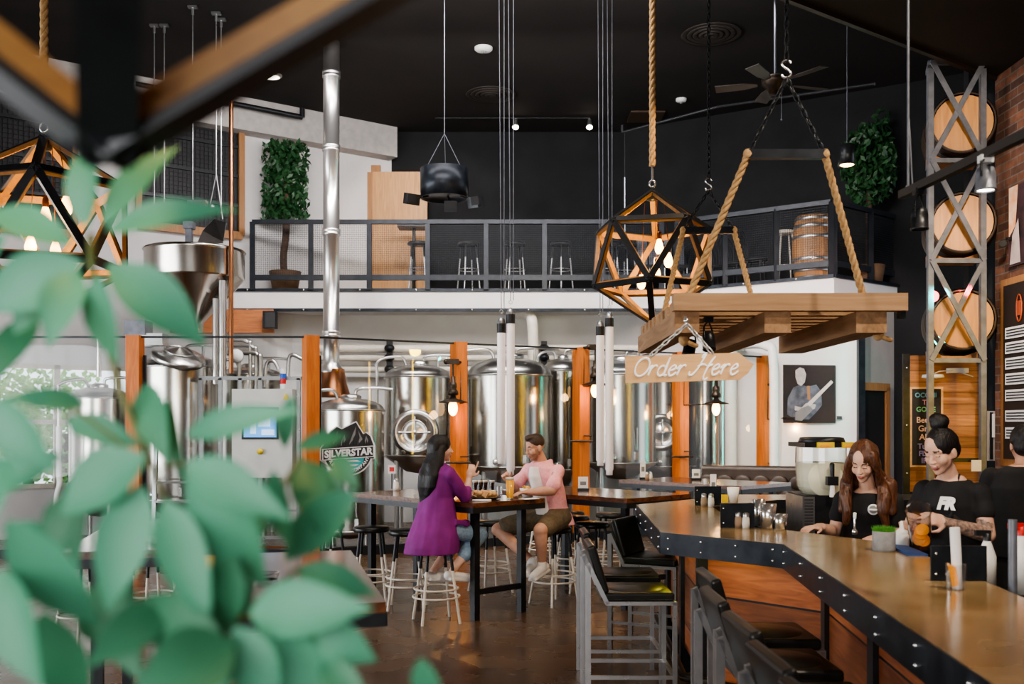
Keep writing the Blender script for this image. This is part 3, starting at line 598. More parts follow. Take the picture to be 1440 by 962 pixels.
# stepped white bulkhead along top of left wall
m_ = MB()
m_.slab([lwp(.02, CEIL-.55), lwp(tl, CEIL-.55), lwp(tl, CEIL), lwp(.02, CEIL)], LN, .32); S('trim_3', m_, mat('warm grey bulkhead paint', (.50, .47, .45), .8))
# mezzanine slab and fascia
MZ = CH + 190*16.5/F; MB_ = CH + 162*16.5/F
K0 = V((-4.65, 16.5, 0)); K1 = V((2.78, 16.5, 0)); K2 = V((4.83, 14.93, 0)); K3 = V((6.5, 16.25, 0))
m_ = MB(); m_.prism([K0[:2], K1[:2], K2[:2], K3[:2], (5.6, 16.4), (2.1, 18.55), (-2.3, 18.55)], MB_+.02, MZ-.01); S('floor_mezzanine', m_, 'white')
m_ = MB()
for a, b_ in ((K0, K1), (K1, K2), (K2, K3)):
    for z, h in ((MZ+.0, .05), (MB_, .05)): m_.beam(a+V((0, -.01, z)), b_+V((0, -.01, z)), .06, h)
S('trim_4', m_, 'blue_steel')
m_ = MB()
for a, b_ in ((K0, K1), (K1, K2)):
    d = b_-a; n = int(d.length/.98)
    for i in range(n+1):
        for z in (MZ, MB_): m_.ell(a+d*((i+.3)/(n+1))+V((0, -.05, z)), .018, nu=6, nv=4)
S('trim_5', m_, 'chrome')
# lower white wall under the mezzanine
wn = V((-.607, -.795, 0))
m_ = MB(); m_.slab([(-5, 17.45, 0), (3.1, 17.45, 0), (3.1, 17.45, MB_+.1), (-5, 17.45, MB_+.1)], (0, 1, 0), .12); S('wall_lower_back', m_, 'white')
C0 = V((3.05, 17.22, 0)); C1 = V((5.37, 15.44, 0)); C2 = V((6.55, 16.35, 0))
m_ = MB(); m_.slab([C0, C1, C1+V((0, 0, MB_+.1)), C0+V((0, 0, MB_+.1))], (.6, .79, 0), .1); S('wall_lower_right', m_, 'white')
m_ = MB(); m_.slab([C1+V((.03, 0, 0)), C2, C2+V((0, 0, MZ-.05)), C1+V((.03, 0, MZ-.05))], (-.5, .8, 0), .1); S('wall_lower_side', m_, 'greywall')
m_ = MB(); m_.beam(C1+V((.02, -.06, 0)), C1+V((.02, -.06, 3.2)), .1, .1, up=(0, 1, 0)); S('trim_6', m_, 'blue_steel')
# door in grey side wall
dd = (C2-C1).normalized(); dn = V((dd.y, -dd.x, 0))
def sd(t, z, o=0.02): return C1+V((.03, 0, 0))+dd*t+dn*o+V((0, 0, z))
m_ = MB(); m_.slab([sd(.05, 0), sd(.62, 0), sd(.62, 2.25), sd(.05, 2.25)], dn, .02); dr = S('door_1', m_, 'black_matte')
m_ = MB(); m_.beam(sd(.0, 2.3, .05), sd(.7, 2.3, .05), .06, .12); m_.beam(sd(.66, 0, .05), sd(.66, 2.3, .05), .1, .06, up=dn); m_.build('door_frame', 'frameplank', dr)
# teal and red glow fittings
# ------------------------------------------------ railing of the mezzanine
RZ = 1.12
def railing(a, b_, n, label, mesh=True, xs=None):
    a, b_ = V(a), V(b_); t = thing('mezzanine_railing', label, 'railing', (a.x, a.y, MZ)); d = b_-a
    f = MB(); f.beam(a+V((0,0,MZ+RZ)), b_+V((0,0,MZ+RZ)), .07, .07); f.build('rail', 'rail_steel', t); f = MB(); f.beam(a+V((0,0,MZ+.2)), b_+V((0,0,MZ+.2)), .05, .09); f.build('rail', 'rail_steel', t)
    for i in range(n+1):
        p = a+d*(i/n); q = MB(); q.beam(p+V((0,0,MZ)), p+V((0,0,MZ+RZ)), .08, .06, up=(0,1,0)); q.build('post', 'rail_steel', t)
        if i < n:
            w = MB(); e = a+d*((i+1)/n); L = (e-p).length; k = int(L/.035)
            for j in range(1, k): c = p+(e-p)*(j/k); w.beam(c+V((0,0,MZ+.24)), c+V((0,0,MZ+RZ-.03)), .004, .004, up=(0,1,0))
            for j in range(1, 24): z = MZ+.24+(RZ-.27)*j/24; w.beam(p+V((0,0,z)), e+V((0,0,z)), .004, .004)
            w.build('wire_mesh', 'rail_steel', t)
    return t
X0 = W(355, 0, 16.45).x; X1 = W(930, 0, 16.45).x
railing((X0, 16.45, 0), (X1, 16.45, 0), 7, 'long straight dark steel railing with wire mesh on the mezzanine edge')
railing((2.72, 16.45, 0), K2+V((-.03, .05, 0)), 3, 'angled dark steel railing in front of the upright barrel')
railing(K2+V((.02, .06, 0)), K3+V((-.1, 0, 0)), 2, 'dark side railing running back from the mezzanine corner')
# ------------------------------------------------ upper floor doorway
Yd = 18.3
def rectY(mb, x0, x1, y0, y1, Y, t=.04, mi=None):
    a = W(x0, y1, Y); b2 = W(x1, y0, Y); mb.box(((a.x+b2.x)/2, Y, (a.z+b2.z)/2), (b2.x-a.x, t, b2.z-a.z), mi=mi)
m_ = MB(); rectY(m_, 524, 601, 242, 408, Yd); d2 = S('door_2', m_, 'doorwood')
m_ = MB(); rectY(m_, 478, 535, 233, 243, Yd+.1, .1); rectY(m_, 517, 525, 243, 408, Yd+.05, .1); m_.build('door_frame', 'frameplank', d2)
m_ = MB(); rectY(m_, 478, 518, 243, 408, Yd+.15); m_.build('door_opening', 'black_matte', d2)
# ------------------------------------------------ dark screened openings on the upper left wall
def lwquad(mb, x0, x1, ya, yb, off, t):   # ya,yb as heights
    mb.slab([lw(x0, z=ya, off=off), lw(x1, z=ya, off=off), lw(x1, z=yb, off=off), lw(x0, z=yb, off=off)], LN, t)
def zl(px, py): return lw(px, py).z
def opening(n, x0, x1, z0, z1):
    m_ = MB(); lwquad(m_, x0, x1, z0, z1, .01, .03); o = S(n, m_, mat('dark screen '+n, (.012, .012, .014), .5, 0, (.03, .03, .035), 1.5))
    f = MB(); w = 5
    lwquad(f, x1-w, x1+3, z0, z1, .03, .09); lwquad(f, x0-3, x0+w, z0, z1, .03, .09); lwquad(f, x0, x1, z1-.08, z1+.08, .03, .09); lwquad(f, x0, x1, z0-.08, z0+.05, .03, .09); f.build('window_frame', 'frameplank', o)
    g = MB(); a = lw(x0, z=0, off=.07); b2 = lw(x1, z=0, off=.07); L = (b2-a).length; k = int(L/.07)
    for j in range(k): c = a+(b2-a)*(j/k); g.beam(c+V((0,0,z0)), c+V((0,0,z1)), .006, .006, up=(0,1,0))
    z = z0
    while z < z1: g.beam(a+V((0,0,z)), b2+V((0,0,z)), .006, .006); z += .07
    for j in range(1, 4): zz = z0+(z1-z0)*j/4; g.beam(a+V((0,0,zz)), b2+V((0,0,zz)), .03, .05)
    g.build('window_mesh', 'black', o)
opening('window_3', 192, 338, zl(338, 332), zl(338, 168))
opening('window_4', -60, 105, zl(100, 330), zl(105, 130))
# brown beam on lower left + speaker
m_ = MB(); a = W(180, 452, 16.2); b2 = W(385, 452, 16.45); m_.beam(a, b2, .12, .38); one('timber_beam', m_, 'beamwood', 'orange stained timber beam on the white wall behind the hopper', 'beam')
m_ = MB(); m_.box(W(380, 450, 16.25), (.2, .2, .28)); m_.box(W(380, 450, 16.13), (.16, .02, .24), mi=1); one('wall_speaker', m_, ['black', 'darkgrey'], 'small black loudspeaker at the end of the timber beam', 'speaker')
# ------------------------------------------------ glass partition
def gp(px):
    k = (px-CX)/F
    if px <= 437: return V((k*12.7, 12.7, 0))
    Y = (12.7+.55*2.577)/(1-.55*k); return V((k*Y, Y, 0))
GT = 2.843; gdir = V((1, .55, 0)).normalized(); gn = V((gdir.y, -gdir.x, 0))
pw = thing('glass_partition', 'tall glass partition between orange timber posts in front of the brewery', 'partition', (gp(437).x, gp(437).y, 0))
pxs = [-140, 190, 437, 645, 817, 957, 1075]
for i, px in enumerate(pxs):
    p = gp(px); m_ = MB(); rz = 0 if i < 2 else atan2(.55, 1)
    m_.box((p.x, p.y, GT/2), (.17, .2, GT), (0, 0, rz)); m_.build('post', 'postwood', pw)
    if i < len(pxs)-1:
        q = gp(pxs[i+1]); m_ = MB(); o = V((0, .03, 0)); m_.poly([p+o+V((0,0,.12)), q+o+V((0,0,.12)), q+o+V((0,0,GT-.12)), p+o+V((0,0,GT-.12))]); m_.build('glass_panel', 'glass', pw)
        d = (q-p).normalized()
        m_ = MB(); m_.beam(p+V((0,0,.06)), q+V((0,0,.06)), .1, .12); m_.build('bottom_rail', 'black', pw)
        m_ = MB(); m_.beam(p+V((0,-.02,GT-.02)), q+V((0,-.02,GT-.02)), .02, .025); m_.build('top_rail', 'black', pw)
        for z in (0,):
            m_ = MB(); m_.beam(p+d*.12+V((0,.01,.1)), p+d*.12+V((0,.01,GT-.25)), .035, .04, up=(0,1,0)); m_.build('glass_edge_strip', 'black', pw)
# ------------------------------------------------ barn style lamps on the posts
def sconce(px, py, Yo, label, arm=-1, armpx=None):
    # bulb centre at px,py
    p = gp(armpx); Y = p.y-.25; B = W(px, py, Y); s = Y/F
    t = thing('wall_lamp', label, 'lamp', (B.x, B.y, B.z-.1), 'barn lamps with glowing bulbs along the glass partition')
    m_ = MB(); m_.ell(B-V((0,0,.01)), (.062, .062, .105), nu=16, nv=12); m_.build('bulb', 'bulb', t)
    m_ = MB(); m_.lathe([(.03, .17), (.05, .12), (.19, .075), (.2, .062), (.19, .062), (.05, .1)], B, 24); m_.build('lamp_shade', 'castiron', t)
    m_ = MB(); m_.lathe([(.0, .42), (.03, .42), (.032, .34), (.05, .33), (.055, .27), (.045, .25), (.07, .22), (.075, .17), (.0, .15)], B, 16); m_.build('socket', 'castiron', t)
    top = B+V((0,0,.62)); m_ = MB(); m_.tube([B+V((0,0,.4)), top], .012, 8); m_.box(top, (.16, .07, .07)); m_.ell(top+V((-.09,0,0)), .04, nu=8, nv=6)
    pp = V((p.x, p.y-.1, top.z)); m_.tube([top, pp], .02, 8); m_.tube([pp, V((p.x-.0, p.y-.11, B.z+.05)), B+V((.14, .06, .07))], .012, 6); m_.build('swing_arm', 'castiron', t)
    m_ = MB(); z = B.z-.75; m_.tube([V((p.x-.2, p.y-.16, z)), V((p.x+.14, p.y-.16, z))], .016, 6); m_.tube([V((p.x, p.y-.1, z)), V((p.x, p.y-.16, z))], .016, 6); m_.tube([V((p.x, p.y-.12, z+.08)), V((p.x+.12, p.y-.16, z+.08))], .01, 6); m_.build('hook', 'castiron', t)
    l = bpy.data.lights.new('lamp_glow', 'POINT'); l.energy = 9; l.color = (1, .55, .22); l.shadow_soft_size = .06; lo = bpy.data.objects.new('lamp_glow', l); COL.objects.link(lo); lo.location = B-V((0, .12, .1))
sconce(637, 573, 0, 'barn lamp with glowing bulb above the woman in purple', armpx=648)
sconce(837, 548, 0, 'barn lamp with glowing bulb right of the seated man', armpx=820)
sconce(1007, 574, 0, 'barn lamp with glowing bulb hanging below the order sign', armpx=960)
sconce(1116, 594, 0, 'barn lamp with glowing bulb in front of the guitarist picture', armpx=1077)
# ------------------------------------------------ steel tanks
def tank(px, hw, Y, yt, yb, label, dome=.12, manway=None, legs=True, pipes=True, cone=.25):
    c = W(px, 598, Y); r = hw*Y/F; zt = CH-(yt-HY)/F*Y; zb = max(.25, CH-(yb-HY)/F*Y)
    t = thing('brewing_tank', label, 'tank', (c.x, Y, 0), 'stainless brewing tanks behind the glass')
    m_ = MB(); m_.lathe([(r, zb), (r, zt)], (c.x, Y, 0), 48); m_.build('shell', 'steel', t)
    m_ = MB(); pr = [(r*1.02, zt-.02), (r*1.02, zt+.01)]+[(r*cos(a*pi/2/7)*.995, zt+.012+dome*sin(a*pi/2/7)) for a in range(8)]; m_.lathe(pr, (c.x, Y, 0), 40)
    m_.tube([V((c.x+r*1.015*cos(a*pi/20), Y+r*1.015*sin(a*pi/20), zt)) for a in range(40)], .014, 6, closed=True); m_.build('domed_lid', 'steel2', t)
    m_ = MB(); m_.lathe([(r, zb), (r*1.0, zb-.03), (r*.35, max(.12, zb-cone)), (.0, max(.1, zb-cone-.03))], (c.x, Y, 0), 40)
    m_.tube([V((c.x+r*1.01*cos(a*pi/20), Y+r*1.01*sin(a*pi/20), zb)) for a in range(40)], .012, 6, closed=True); m_.build('tank_base', 'steel2', t)
    for a in (45, 135, 225, 315):
        m_ = MB(); x, y = c.x+r*.82*cos(R(a)), Y+r*.82*sin(R(a)); m_.tube([(x, y, 0), (x, y, zb+.02)], .035, 8); m_.build('leg', 'steel2', t)
    if pipes:
        m_ = MB(); m_.tube(spline([(c.x-r-.09, Y-.2, zb+.3), (c.x-r-.09, Y-.2, zt), (c.x-r-.07, Y-.2, zt+dome+.05), (c.x-r*.5, Y-.1, zt+dome+.12), (c.x-r*.35, Y, zt+dome-.02)], 6), .024, 8)
        m_.tube(spline([(c.x+r*.2, Y, zt+dome), (c.x+r*.22, Y, zt+dome+.13), (c.x+r*.8, Y, zt+dome+.15), (c.x+r+.12, Y, zt+dome+.13)], 6), .022, 8); m_.tube([(c.x+r*.6, Y, zt+dome+.14), (c.x+r*.6, Y, zt+.05)], .02, 8); m_.build('pipework', 'steel2', t)
    m_ = MB(); m_.lathe([(r*.3, 0), (r*.3, .05), (r*.22, .07), (0, .08)], (c.x+r*.05, Y-.05, zt+dome-.01), 20); m_.build('hatch', 'steel2', t)
    if manway:
        mx, my, mr = manway; q = W(mx, my, Y-r); r2 = mr*Y/F*.95
        m_ = MB(); m_.lathe([(r2*1.05, -.12), (r2*1.05, .06), (r2*.95, .1), (r2*.75, .1), (r2*.72, .05), (r2*.3, .11), (0, .12)], (q.x, Y-r*.9, q.z), 32, (0, -1, 0)); mw = m_.build('manway', 'steel2', t)
        m_ = MB(); yy = Y-r*.9-.16; m_.tube([(q.x-r2*.7, yy, q.z), (q.x+r2*.7, yy, q.z)], .014, 8); m_.tube([(q.x, yy, q.z-r2*.7), (q.x, yy, q.z+r2*.7)], .014, 8); m_.ell((q.x, yy, q.z), .04, nu=10, nv=8)
        m_.tube([V((q.x+r2*.55*cos(a*pi/8), yy-.01, q.z+r2*.55*sin(a*pi/8))) for a in range(16)], .009, 6, closed=True); m_.build('handwheel', 'chrome', mw)
    m_ = MB(); m_.box((c.x+r*.35, Y-r*.95, zb+.12), (.05, .06, .12)); m_.tube([(c.x+r*.35, Y-r*.98, zb+.2), (c.x+r*.35, Y-r*1.05, zb+.55)], .008, 6); m_.ell((c.x-r*.3, Y-r*1.0, zb+.08), (.05, .05, .05)); m_.build('valve', 'chrome', t)
    return t
tank(492, 48, 13.95, 577, 762, 'short stainless tank under the tall flue, behind the round brewery sign', dome=.16, cone=.12)
tank(588, 47, 15.2, 531, 640, 'stainless tank with a round manway behind the woman in purple', dome=.19, manway=(584, 608, 32))
tank(716, 60, 15.25, 529, 655, 'widest stainless tank, behind the seated man', dome=.28)
tank(790, 26, 16.2, 522, 660, 'narrow stainless tank between the widest tank and the second post', dome=.2)
tank(872, 50, 15.75, 528, 650, 'stainless tank seen right of the white hanging tubes', dome=.24)
tank(934, 40, 16.8, 520, 655, 'stainless tank with manway behind the order sign post', manway=(930, 608, 26))
tank(992, 20, 16.5, 522, 665, 'slim steel tank below the order sign', pipes=False)
tank(252, 56, 14.3, 517, 700, 'left stainless kettle below the hopper', dome=.18)
tank(352, 44, 15.6, 528, 700, 'stainless tank behind the control cabinet')
tank(140, 40, 14.6, 560, 700, 'stainless tank left of the kettle, half hidden by leaves', dome=.15)
# tilted round lid above kettle
m_ = MB(); rm = Euler((R(18), R(18), 0)).to_matrix(); c = W(250, 503, 13.9); ax = rm @ V((0, 0, 1))
m_.lathe([(.36, -.04), (.38, 0), (.36, .05), (.18, .09), (.0, .16)], c, 32, ax); m_.tube([c+ax*.1+rm@V((.2*cos(a*pi/8), .2*sin(a*pi/8), 0)) for a in range(16)], .012, 6, closed=True)
one('kettle_manway_lid', m_, 'steel2', 'tilted round steel lid on top of the left kettle', 'lid')
# flue
m_ = MB(); c = W(466, 598, 14.2); r = .115; prof = [(r*1.5, 2.45), (r*1.5, 2.5), (r*1.15, 2.55), (r, 2.6)]
for z in (3.0, 4.45, 5.65, 6.7): prof += [(r, z-.05), (r*1.12, z-.045), (r*1.12, z-.01), (r*1.0, z), (r*1.12, z+.01), (r*1.12, z+.045), (r, z+.05)]
prof += [(r, CEIL-.01)]
fl = thing('flue_pipe', 'tall shiny steel flue pipe rising to the ceiling', 'pipe', (c.x, 14.2, 2.3)); m_.lathe(prof, (c.x, 14.2, 0), 28); m_.build('flue', 'flue', fl)
m_ = MB(); m_.lathe([(.26, 2.1), (.2, 2.3), (.17, 2.46), (.17, 2.5)], (c.x+.02, 14.2, 0), 24); m_.build('collar', 'copper', fl)
# pipe bundles on the lower back wall
for i, (z, x1) in enumerate(((3.02, 2.2), (2.86, 2.2), (2.66, 2.2))):
    m_ = MB(); m_.tube([(-3.6, 17.2, z), (x1, 17.2, z)], .055 if i else .07, 10); one('wall_pipe', m_, 'whitepaint', ('uppermost', 'middle', 'lowest')[i]+' of the white pipes running along the wall behind the tanks', 'pipe')
m_ = MB()
for x in (-2.1, .55): m_.box((x, 17.1, 2.86), (.1, .12, .56))
for x in (-2.1, .55):
    for z in (2.66, 2.86, 3.02): m_.ell((x, 17.05, z), (.09, .09, .07))
one('pipe_clamp_rack', m_, 'black', 'black clamps holding the white wall pipes', 'clamp')
m_ = MB(); m_.tube(spline([(.35, 16.6, 2.4), (.35, 16.6, 3.2), (.3, 16.7, 3.55), (.1, 17.2, 3.62)], 6), .09, 12); one('vent_duct', m_, 'whitepaint', 'fat white pipe rising behind the widest tank', 'pipe')
m_ = MB(); m_.tube(spline([(4.1, 15.6, 0.2), (4.1, 15.6, 2.6), (4.0, 15.7, 2.95), (3.7, 16.2, 3.0)], 6), .07, 12); m_.tube(spline([(3.62, 16.5, .9), (3.62, 16.5, 2.5), (3.65, 16.5, 2.95), (3.8, 16.4, 3.02)], 6), .1, 12)
one('white_duct', m_, 'whiteplastic', 'bent white duct behind the order sign tip', 'pipe')
# ------------------------------------------------ grist hopper
c = W(274, 598, 14.4); r = .70; zt = CH+(598-352)/F*14.4
h = thing('grist_hopper', 'large stainless funnel hopper hanging above the left kettle', 'hopper', (c.x, 14.4, zt-1.2))
m_ = MB(); m_.lathe([(r*.93, zt-.02), (r, zt), (r+.02, zt-.02), (r, zt-.05), (r, zt-.4), (r*.98, zt-.43), (.12, zt-1.05), (.1, zt-1.2)], (c.x, 14.4, 0), 48); m_.build('funnel', 'steel', h)
m_ = MB(); m_.lathe([(r*.93, zt-.02), (.2, zt+.02), (0, zt+.02)], (c.x, 14.4, 0), 32); m_.slab([V((c.x+.05, 14.3, zt+.03)), V((c.x+.5, 14.1, zt+.05)), V((c.x+.5, 14.25, zt+.35)), V((c.x+.32, 14.3, zt+.42)), V((c.x+.15, 14.3, zt+.25))], (.1, -1, .3), .03); m_.build('open_lid', 'steel2', h)
m_ = MB(); m_.box((c.x-.05, 14.3, zt+.17), (.09, .09, .28)); m_.box((c.x-.05, 14.3, zt+.34), (.14, .14, .1)); m_.build('auger_motor', 'grey_steel', h)
for i, (px, y0, y1, rr, mm) in enumerate(((313, 395, 530, .055, 'steel2'), (303, 420, 540, .04, 'steel2'), (325, 135, 525, .032, 'copper'), (139, 440, 530, .035, 'steel2'))):
    m_ = MB(); m_.tube([W(px, y1, 14.0), W(px, y0, 14.0)], rr, 12); one('vertical_pipe', m_, mm, ('thick steel pipe rising into the hopper', 'thinner steel pipe just left of the thick hopper pipe', 'tall copper pipe running from ceiling down past the hopper', 'short steel pipe rising left of the hopper')[i], 'pipe')
# brew pipes
m_ = MB()
for k, (px, py) in enumerate(((336, 500), (352, 482), (360, 490), (366, 500))):
    m_.tube(spline([W(px, 600, 14.6), W(px, py+8, 14.6), W(px-3, py, 14.6), W(px-14, py-4, 14.6), W(300, py-3, 14.6)], 5), .03+.01*(k == 3), 8)
m_.tube(spline([W(372, 545, 14.7), W(375, 512, 14.7), W(385, 508, 14.7), W(392, 520, 14.7)], 5), .03, 8); m_.tube(spline([W(405, 530, 14.7), W(408, 500, 14.7), W(425, 505, 14.7)], 5), .03, 8)
m_.lathe([(.0, 0), (.1, .0), (.1, .05), (0, .05)], W(333, 501, 14.3), 20, (0, -1, 0), mi=1)
one('brewhouse_pipework', m_, ['steel2', 'paper'], 'bundle of bent steel pipes with a round gauge above the cabinet', 'pipework')
m_ = MB(); m_.box(W(195, 462, 13.6), (.28, .3, .2)); m_.box(W(207, 478, 13.6), (.5, .25, .16), mi=1); one('agitator_motor', m_, ['grey_steel', 'steel2'], 'blue grey motor on top of the left kettle', 'motor')
# ------------------------------------------------ control cabinet
Yc = 13.35; cb = thing('control_cabinet', 'stainless control cabinet with a blue touch screen', 'cabinet', W(368, 769, Yc)*1.0)
cb.location.z = .0
m_ = MB(); a = W(326, 672, Yc); b2 = W(411, 547, Yc); m_.box(((a.x+b2.x)/2, Yc+.15, (a.z+b2.z)/2), (b2.x-a.x, .3, b2.z-a.z)); m_.build('housing', 'cabinet', cb)
m_ = MB(); rectY(m_, 340, 392, 573, 618, Yc-.005, .02); rectY(m_, 343, 389, 577, 615, Yc-.012, .02, mi=1)
for q in ((352, 360, 590, 610), (363, 380, 586, 600), (368, 386, 604, 612)): rectY(m_, *q, Yc-.02, .02, mi=2)
m_.build('screen', ['darkgrey', 'screen', 'screen2'], cb)
m_ = MB(); k = W(366, 635, Yc-.02); m_.lathe([(.04, 0), (.04, .03), (.02, .05), (0, .05)], k, 16, (0, -1, 0)); m_.build('switch_knob', 'yellow', cb)
m_ = MB(); m_.slab([W(398, 562, Yc-.01), W(407, 562, Yc-.01), W(402, 553, Yc-.01)], (0, -1, 0), .01); m_.build('warning_triangle', 'yellow', cb)
m_ = MB(); p = W(398, 547, Yc+.15)
for i, mi in enumerate((0, 1, 2, 0)): m_.lathe([(.04, i*.07), (.04, i*.07+.065)], p, 14, mi=mi)
m_.lathe([(.04, .28), (0, .29)], p, 14, mi=0); m_.build('signal_light', ['whiteplastic', 'red', mat('blue lens', (.02, .1, .5), .3)], cb)
# steel platform with rails and ladder
pf = thing('steel_platform', 'silver steel platform frame with rails and ladder beside the cabinet', 'platform', (W(300, 0, 13.6).x, 13.6, 0))
m_ = MB()
for px in (282, 310, 338, 366, 420): m_.beam(W(px, 532, 13.6), V((W(px, 532, 13.6).x, 13.6, 0)), .05, .05, up=(0, 1, 0))
m_.beam(W(280, 532, 13.6), W(424, 532, 13.6), .05, .05); m_.build('guard_rail', 'frame_steel', pf)
m_ = MB(); m_.beam(W(215, 768, 13.3), W(222, 560, 13.5), .05, .05, up=(1, 0, 0)); m_.beam(W(285, 768, 13.3), W(283, 560, 13.5), .05, .05, up=(1, 0, 0))
for y in (678, 705, 731, 755): m_.beam(W(218, y, 13.3), W(284, y, 13.3), .12, .03)
m_.build('ladder', 'frame_steel', pf)
m_ = MB(); m_.beam(W(285, 718, 13.5), W(425, 718, 13.5), .03, .03); m_.beam(W(285, 756, 13.5), W(425, 756, 13.5), .03, .04); m_.beam(W(420, 560, 13.5), W(420, 775, 13.5), .04, .04, up=(0,1,0)); m_.build('lower_rail', 'frame_steel', pf)
m_ = MB(); m_.tube([W(366, 775, 13.4), W(406, 775, 13.4)], .07, 14); m_.ell(W(366, 775, 13.4), .075); one('pump', m_, 'copper', 'small horizontal pump body on the floor below the cabinet', 'pump')
m_ = MB(); m_.tube(spline([W(83, 600, 13.9), W(83, 660, 13.9), W(84, 680, 13.8), W(80, 700, 13.8), W(80, 735, 13.8)], 6), .04, 10); one('bent_standpipe', m_, 'whiteplastic', 'thin bent white standpipe seen through the left leaves', 'pipe')
# ------------------------------------------------ Silverstar emblem on the glass
o = gp(489)+gn*.03; o.z = CH-(632-HY)/F*o.y; s = o.y/F/cos(R(10))
ux = gdir; lg = thing('brewery_sign', 'round mountain brewery emblem reading silverstar on the glass panel', 'sign', tuple(o))
def lp(px, py, off): return o + ux*((px-489)*s*1.06) + V((0, 0, (632-py)*s)) + gn*off
def lpoly(mb, pts, off, mi=None): mb.poly([lp(x, y, off) for x, y in pts], mi)
def arc(cx, cy, r, a0, a1, n=24): return [(cx+r*cos(R(a0+(a1-a0)*i/n)), cy+r*sin(R(a0+(a1-a0)*i/n))) for i in range(n+1)]
cx_, cy_ = 488.5, 634
outer = [(452, 630), (459, 620), (465, 608), (473, 601), (480, 604), (499, 594.5), (509, 611), (513, 609), (519, 614), (524, 628), (524, 645), (518, 645)] + arc(cx_, cy_, 33, 20, 160) + [(458, 646), (452, 646)]
ctr = (488, 630)
m_ = MB(); lpoly(m_, [(ctr[0]+(x-ctr[0])*1.06, ctr[1]+(y-ctr[1])*1.05) for x, y in outer], .0); m_.build('white_outline', 'paper', lg)
m_ = MB(); lpoly(m_, outer, .004); m_.build('backing', 'darkgrey', lg)
m_ = MB(); mt = [(462, 629), (467, 612), (474, 604), (481, 609), (499.5, 597), (507, 612), (513, 611), (518, 618), (519, 629)]; lpoly(m_, mt, .007)
for q in ([(499, 600), (494, 612), (489, 626), (494, 620), (498, 611)], [(474, 606), (470, 616), (466, 627), (473, 619)], [(502, 606), (504, 616), (501, 626), (508, 618)], [(483, 611), (479, 620), (478, 628), (485, 619)], [(513, 613), (511, 620), (513, 627), (516, 620)]): lpoly(m_, q, .01, 1)
m_.build('mountains', ['darkgrey', 'midgrey'], lg)
m_ = MB()
for i in range(16): x = 463+i*3.6; hh = 6+3*((i*7) % 4); lpoly(m_, [(x-2.2, 630), (x+2.2, 630), (x, 630-hh)], .012)
m_.build('pine_trees', 'board', lg)
m_ = MB(); lpoly(m_, [(cx_-22, 642)]+arc(cx_, 641, 22, 180, 0, 20)[::1], .008); 
for q in ([(474, 647), (500, 647), (506, 649), (484, 650)], [(480, 653), (503, 653), (498, 655), (488, 656)]): lpoly(m_, q, .01, 1)
m_.build('water', ['teal', 'paper'], lg)
m_ = MB(); lpoly(m_, [(453, 631), (524, 627), (524, 643), (453, 647)], .014); lpoly(m_, [(454.5, 632), (522.5, 628.3), (522.5, 641.8), (454.5, 645.6)], .016, 1); m_.build('banner', ['paper', 'darkgrey'], lg)
m_ = MB(); uxs = (ux + V((0, 0, .055))).normalized(); m_.mesh(text_mesh('SILVERSTAR', 13.2*s, .045*13*s), frame3(lp(488.5, 637, .02), uxs, V((0,0,1))))
for i, ch in enumerate('BREWING COMPANY'):
    a = 158-i*(136/14); x, y = cx_+28*cos(R(a)), cy_+28*sin(R(a)); th = R(90-a)
    m_.mesh(text_mesh(ch, 6.6*s, .03*6*s), frame3(lp(x, y, .02), ux*cos(th)+V((0,0,1))*sin(th), V((0,0,1))*cos(th)-ux*sin(th)))
m_.build('lettering', 'paper', lg)
# trees outside the window
for i, (px, py, Y, rr) in enumerate(((40, 560, 21, 1.5), (-20, 600, 19.5, 1.3), (90, 610, 20.5, 1.2))):
    t = thing('outdoor_tree', ('sunlit tree outside the left window, tallest', 'sunlit tree outside the window at the left edge', 'low sunlit tree outside the window beside the tallest')[i], 'tree', (W(px, 0, Y).x, Y, 0))
    m_ = MB(); c = W(px, py, Y)
    for k in range(900):
        d = V((random.gauss(0,1), random.gauss(0,1), random.gauss(0,1))).normalized()*rr*random.uniform(.6, 1); u = V((random.uniform(-1,1), random.uniform(-1,1), random.uniform(-1,1))).normalized()*.09; w = u.orthogonal().normalized()*.06
        m_.poly([c+d-u, c+d+w, c+d+u, c+d-w])
    m_.build('foliage', 'leafout', t); m_ = MB(); m_.tube([(c.x, Y, 0), (c.x, Y, c.z)], .12, 8); m_.build('trunk', 'bark', t)
m_ = MB(); m_.box((-9, 21, -.15), (16, 14, .1)); S('ground', m_, mat('pale paving outside', (.5, .48, .45), .9))
# ============================================================ MEZZANINE FURNITURE
def stool_parts(t, seat, leg_top, leg_low, z=.76, r=.17, sp=.21, low=.52, rings=(.3, .36)):
    c = parent_loc(t)
    m_ = MB(); m_.lathe([(0, z-.05), (r*.95, z-.05), (r, z-.04), (r, z-.015), (r*.93, z), (0, z+.004)], c, 28); m_.build('seat', seat, t)
    for a in (45, 135, 225, 315):
        def q(h): k = r*.72+(sp-r*.72)*(1-h/z)**1.15; return c+V((k*cos(R(a)), k*sin(R(a)), h))
        m_ = MB(); m_.tube([q(0), q(.12), q(low*.6), q(low)], .0125, 8, mi=1); m_.tube([q(low), q(z-.05)], .014, 8, mi=0); m_.build('leg', [leg_top, leg_low], t)
    for h in rings:
        k = r*.72+(sp-r*.72)*(1-h/z)**1.15+.004
        m_ = MB(); m_.tube([c+V((k*cos(j*pi/14), k*sin(j*pi/14), h)) for j in range(28)], .009, 6, closed=True); m_.build('foot_ring', leg_low, t)
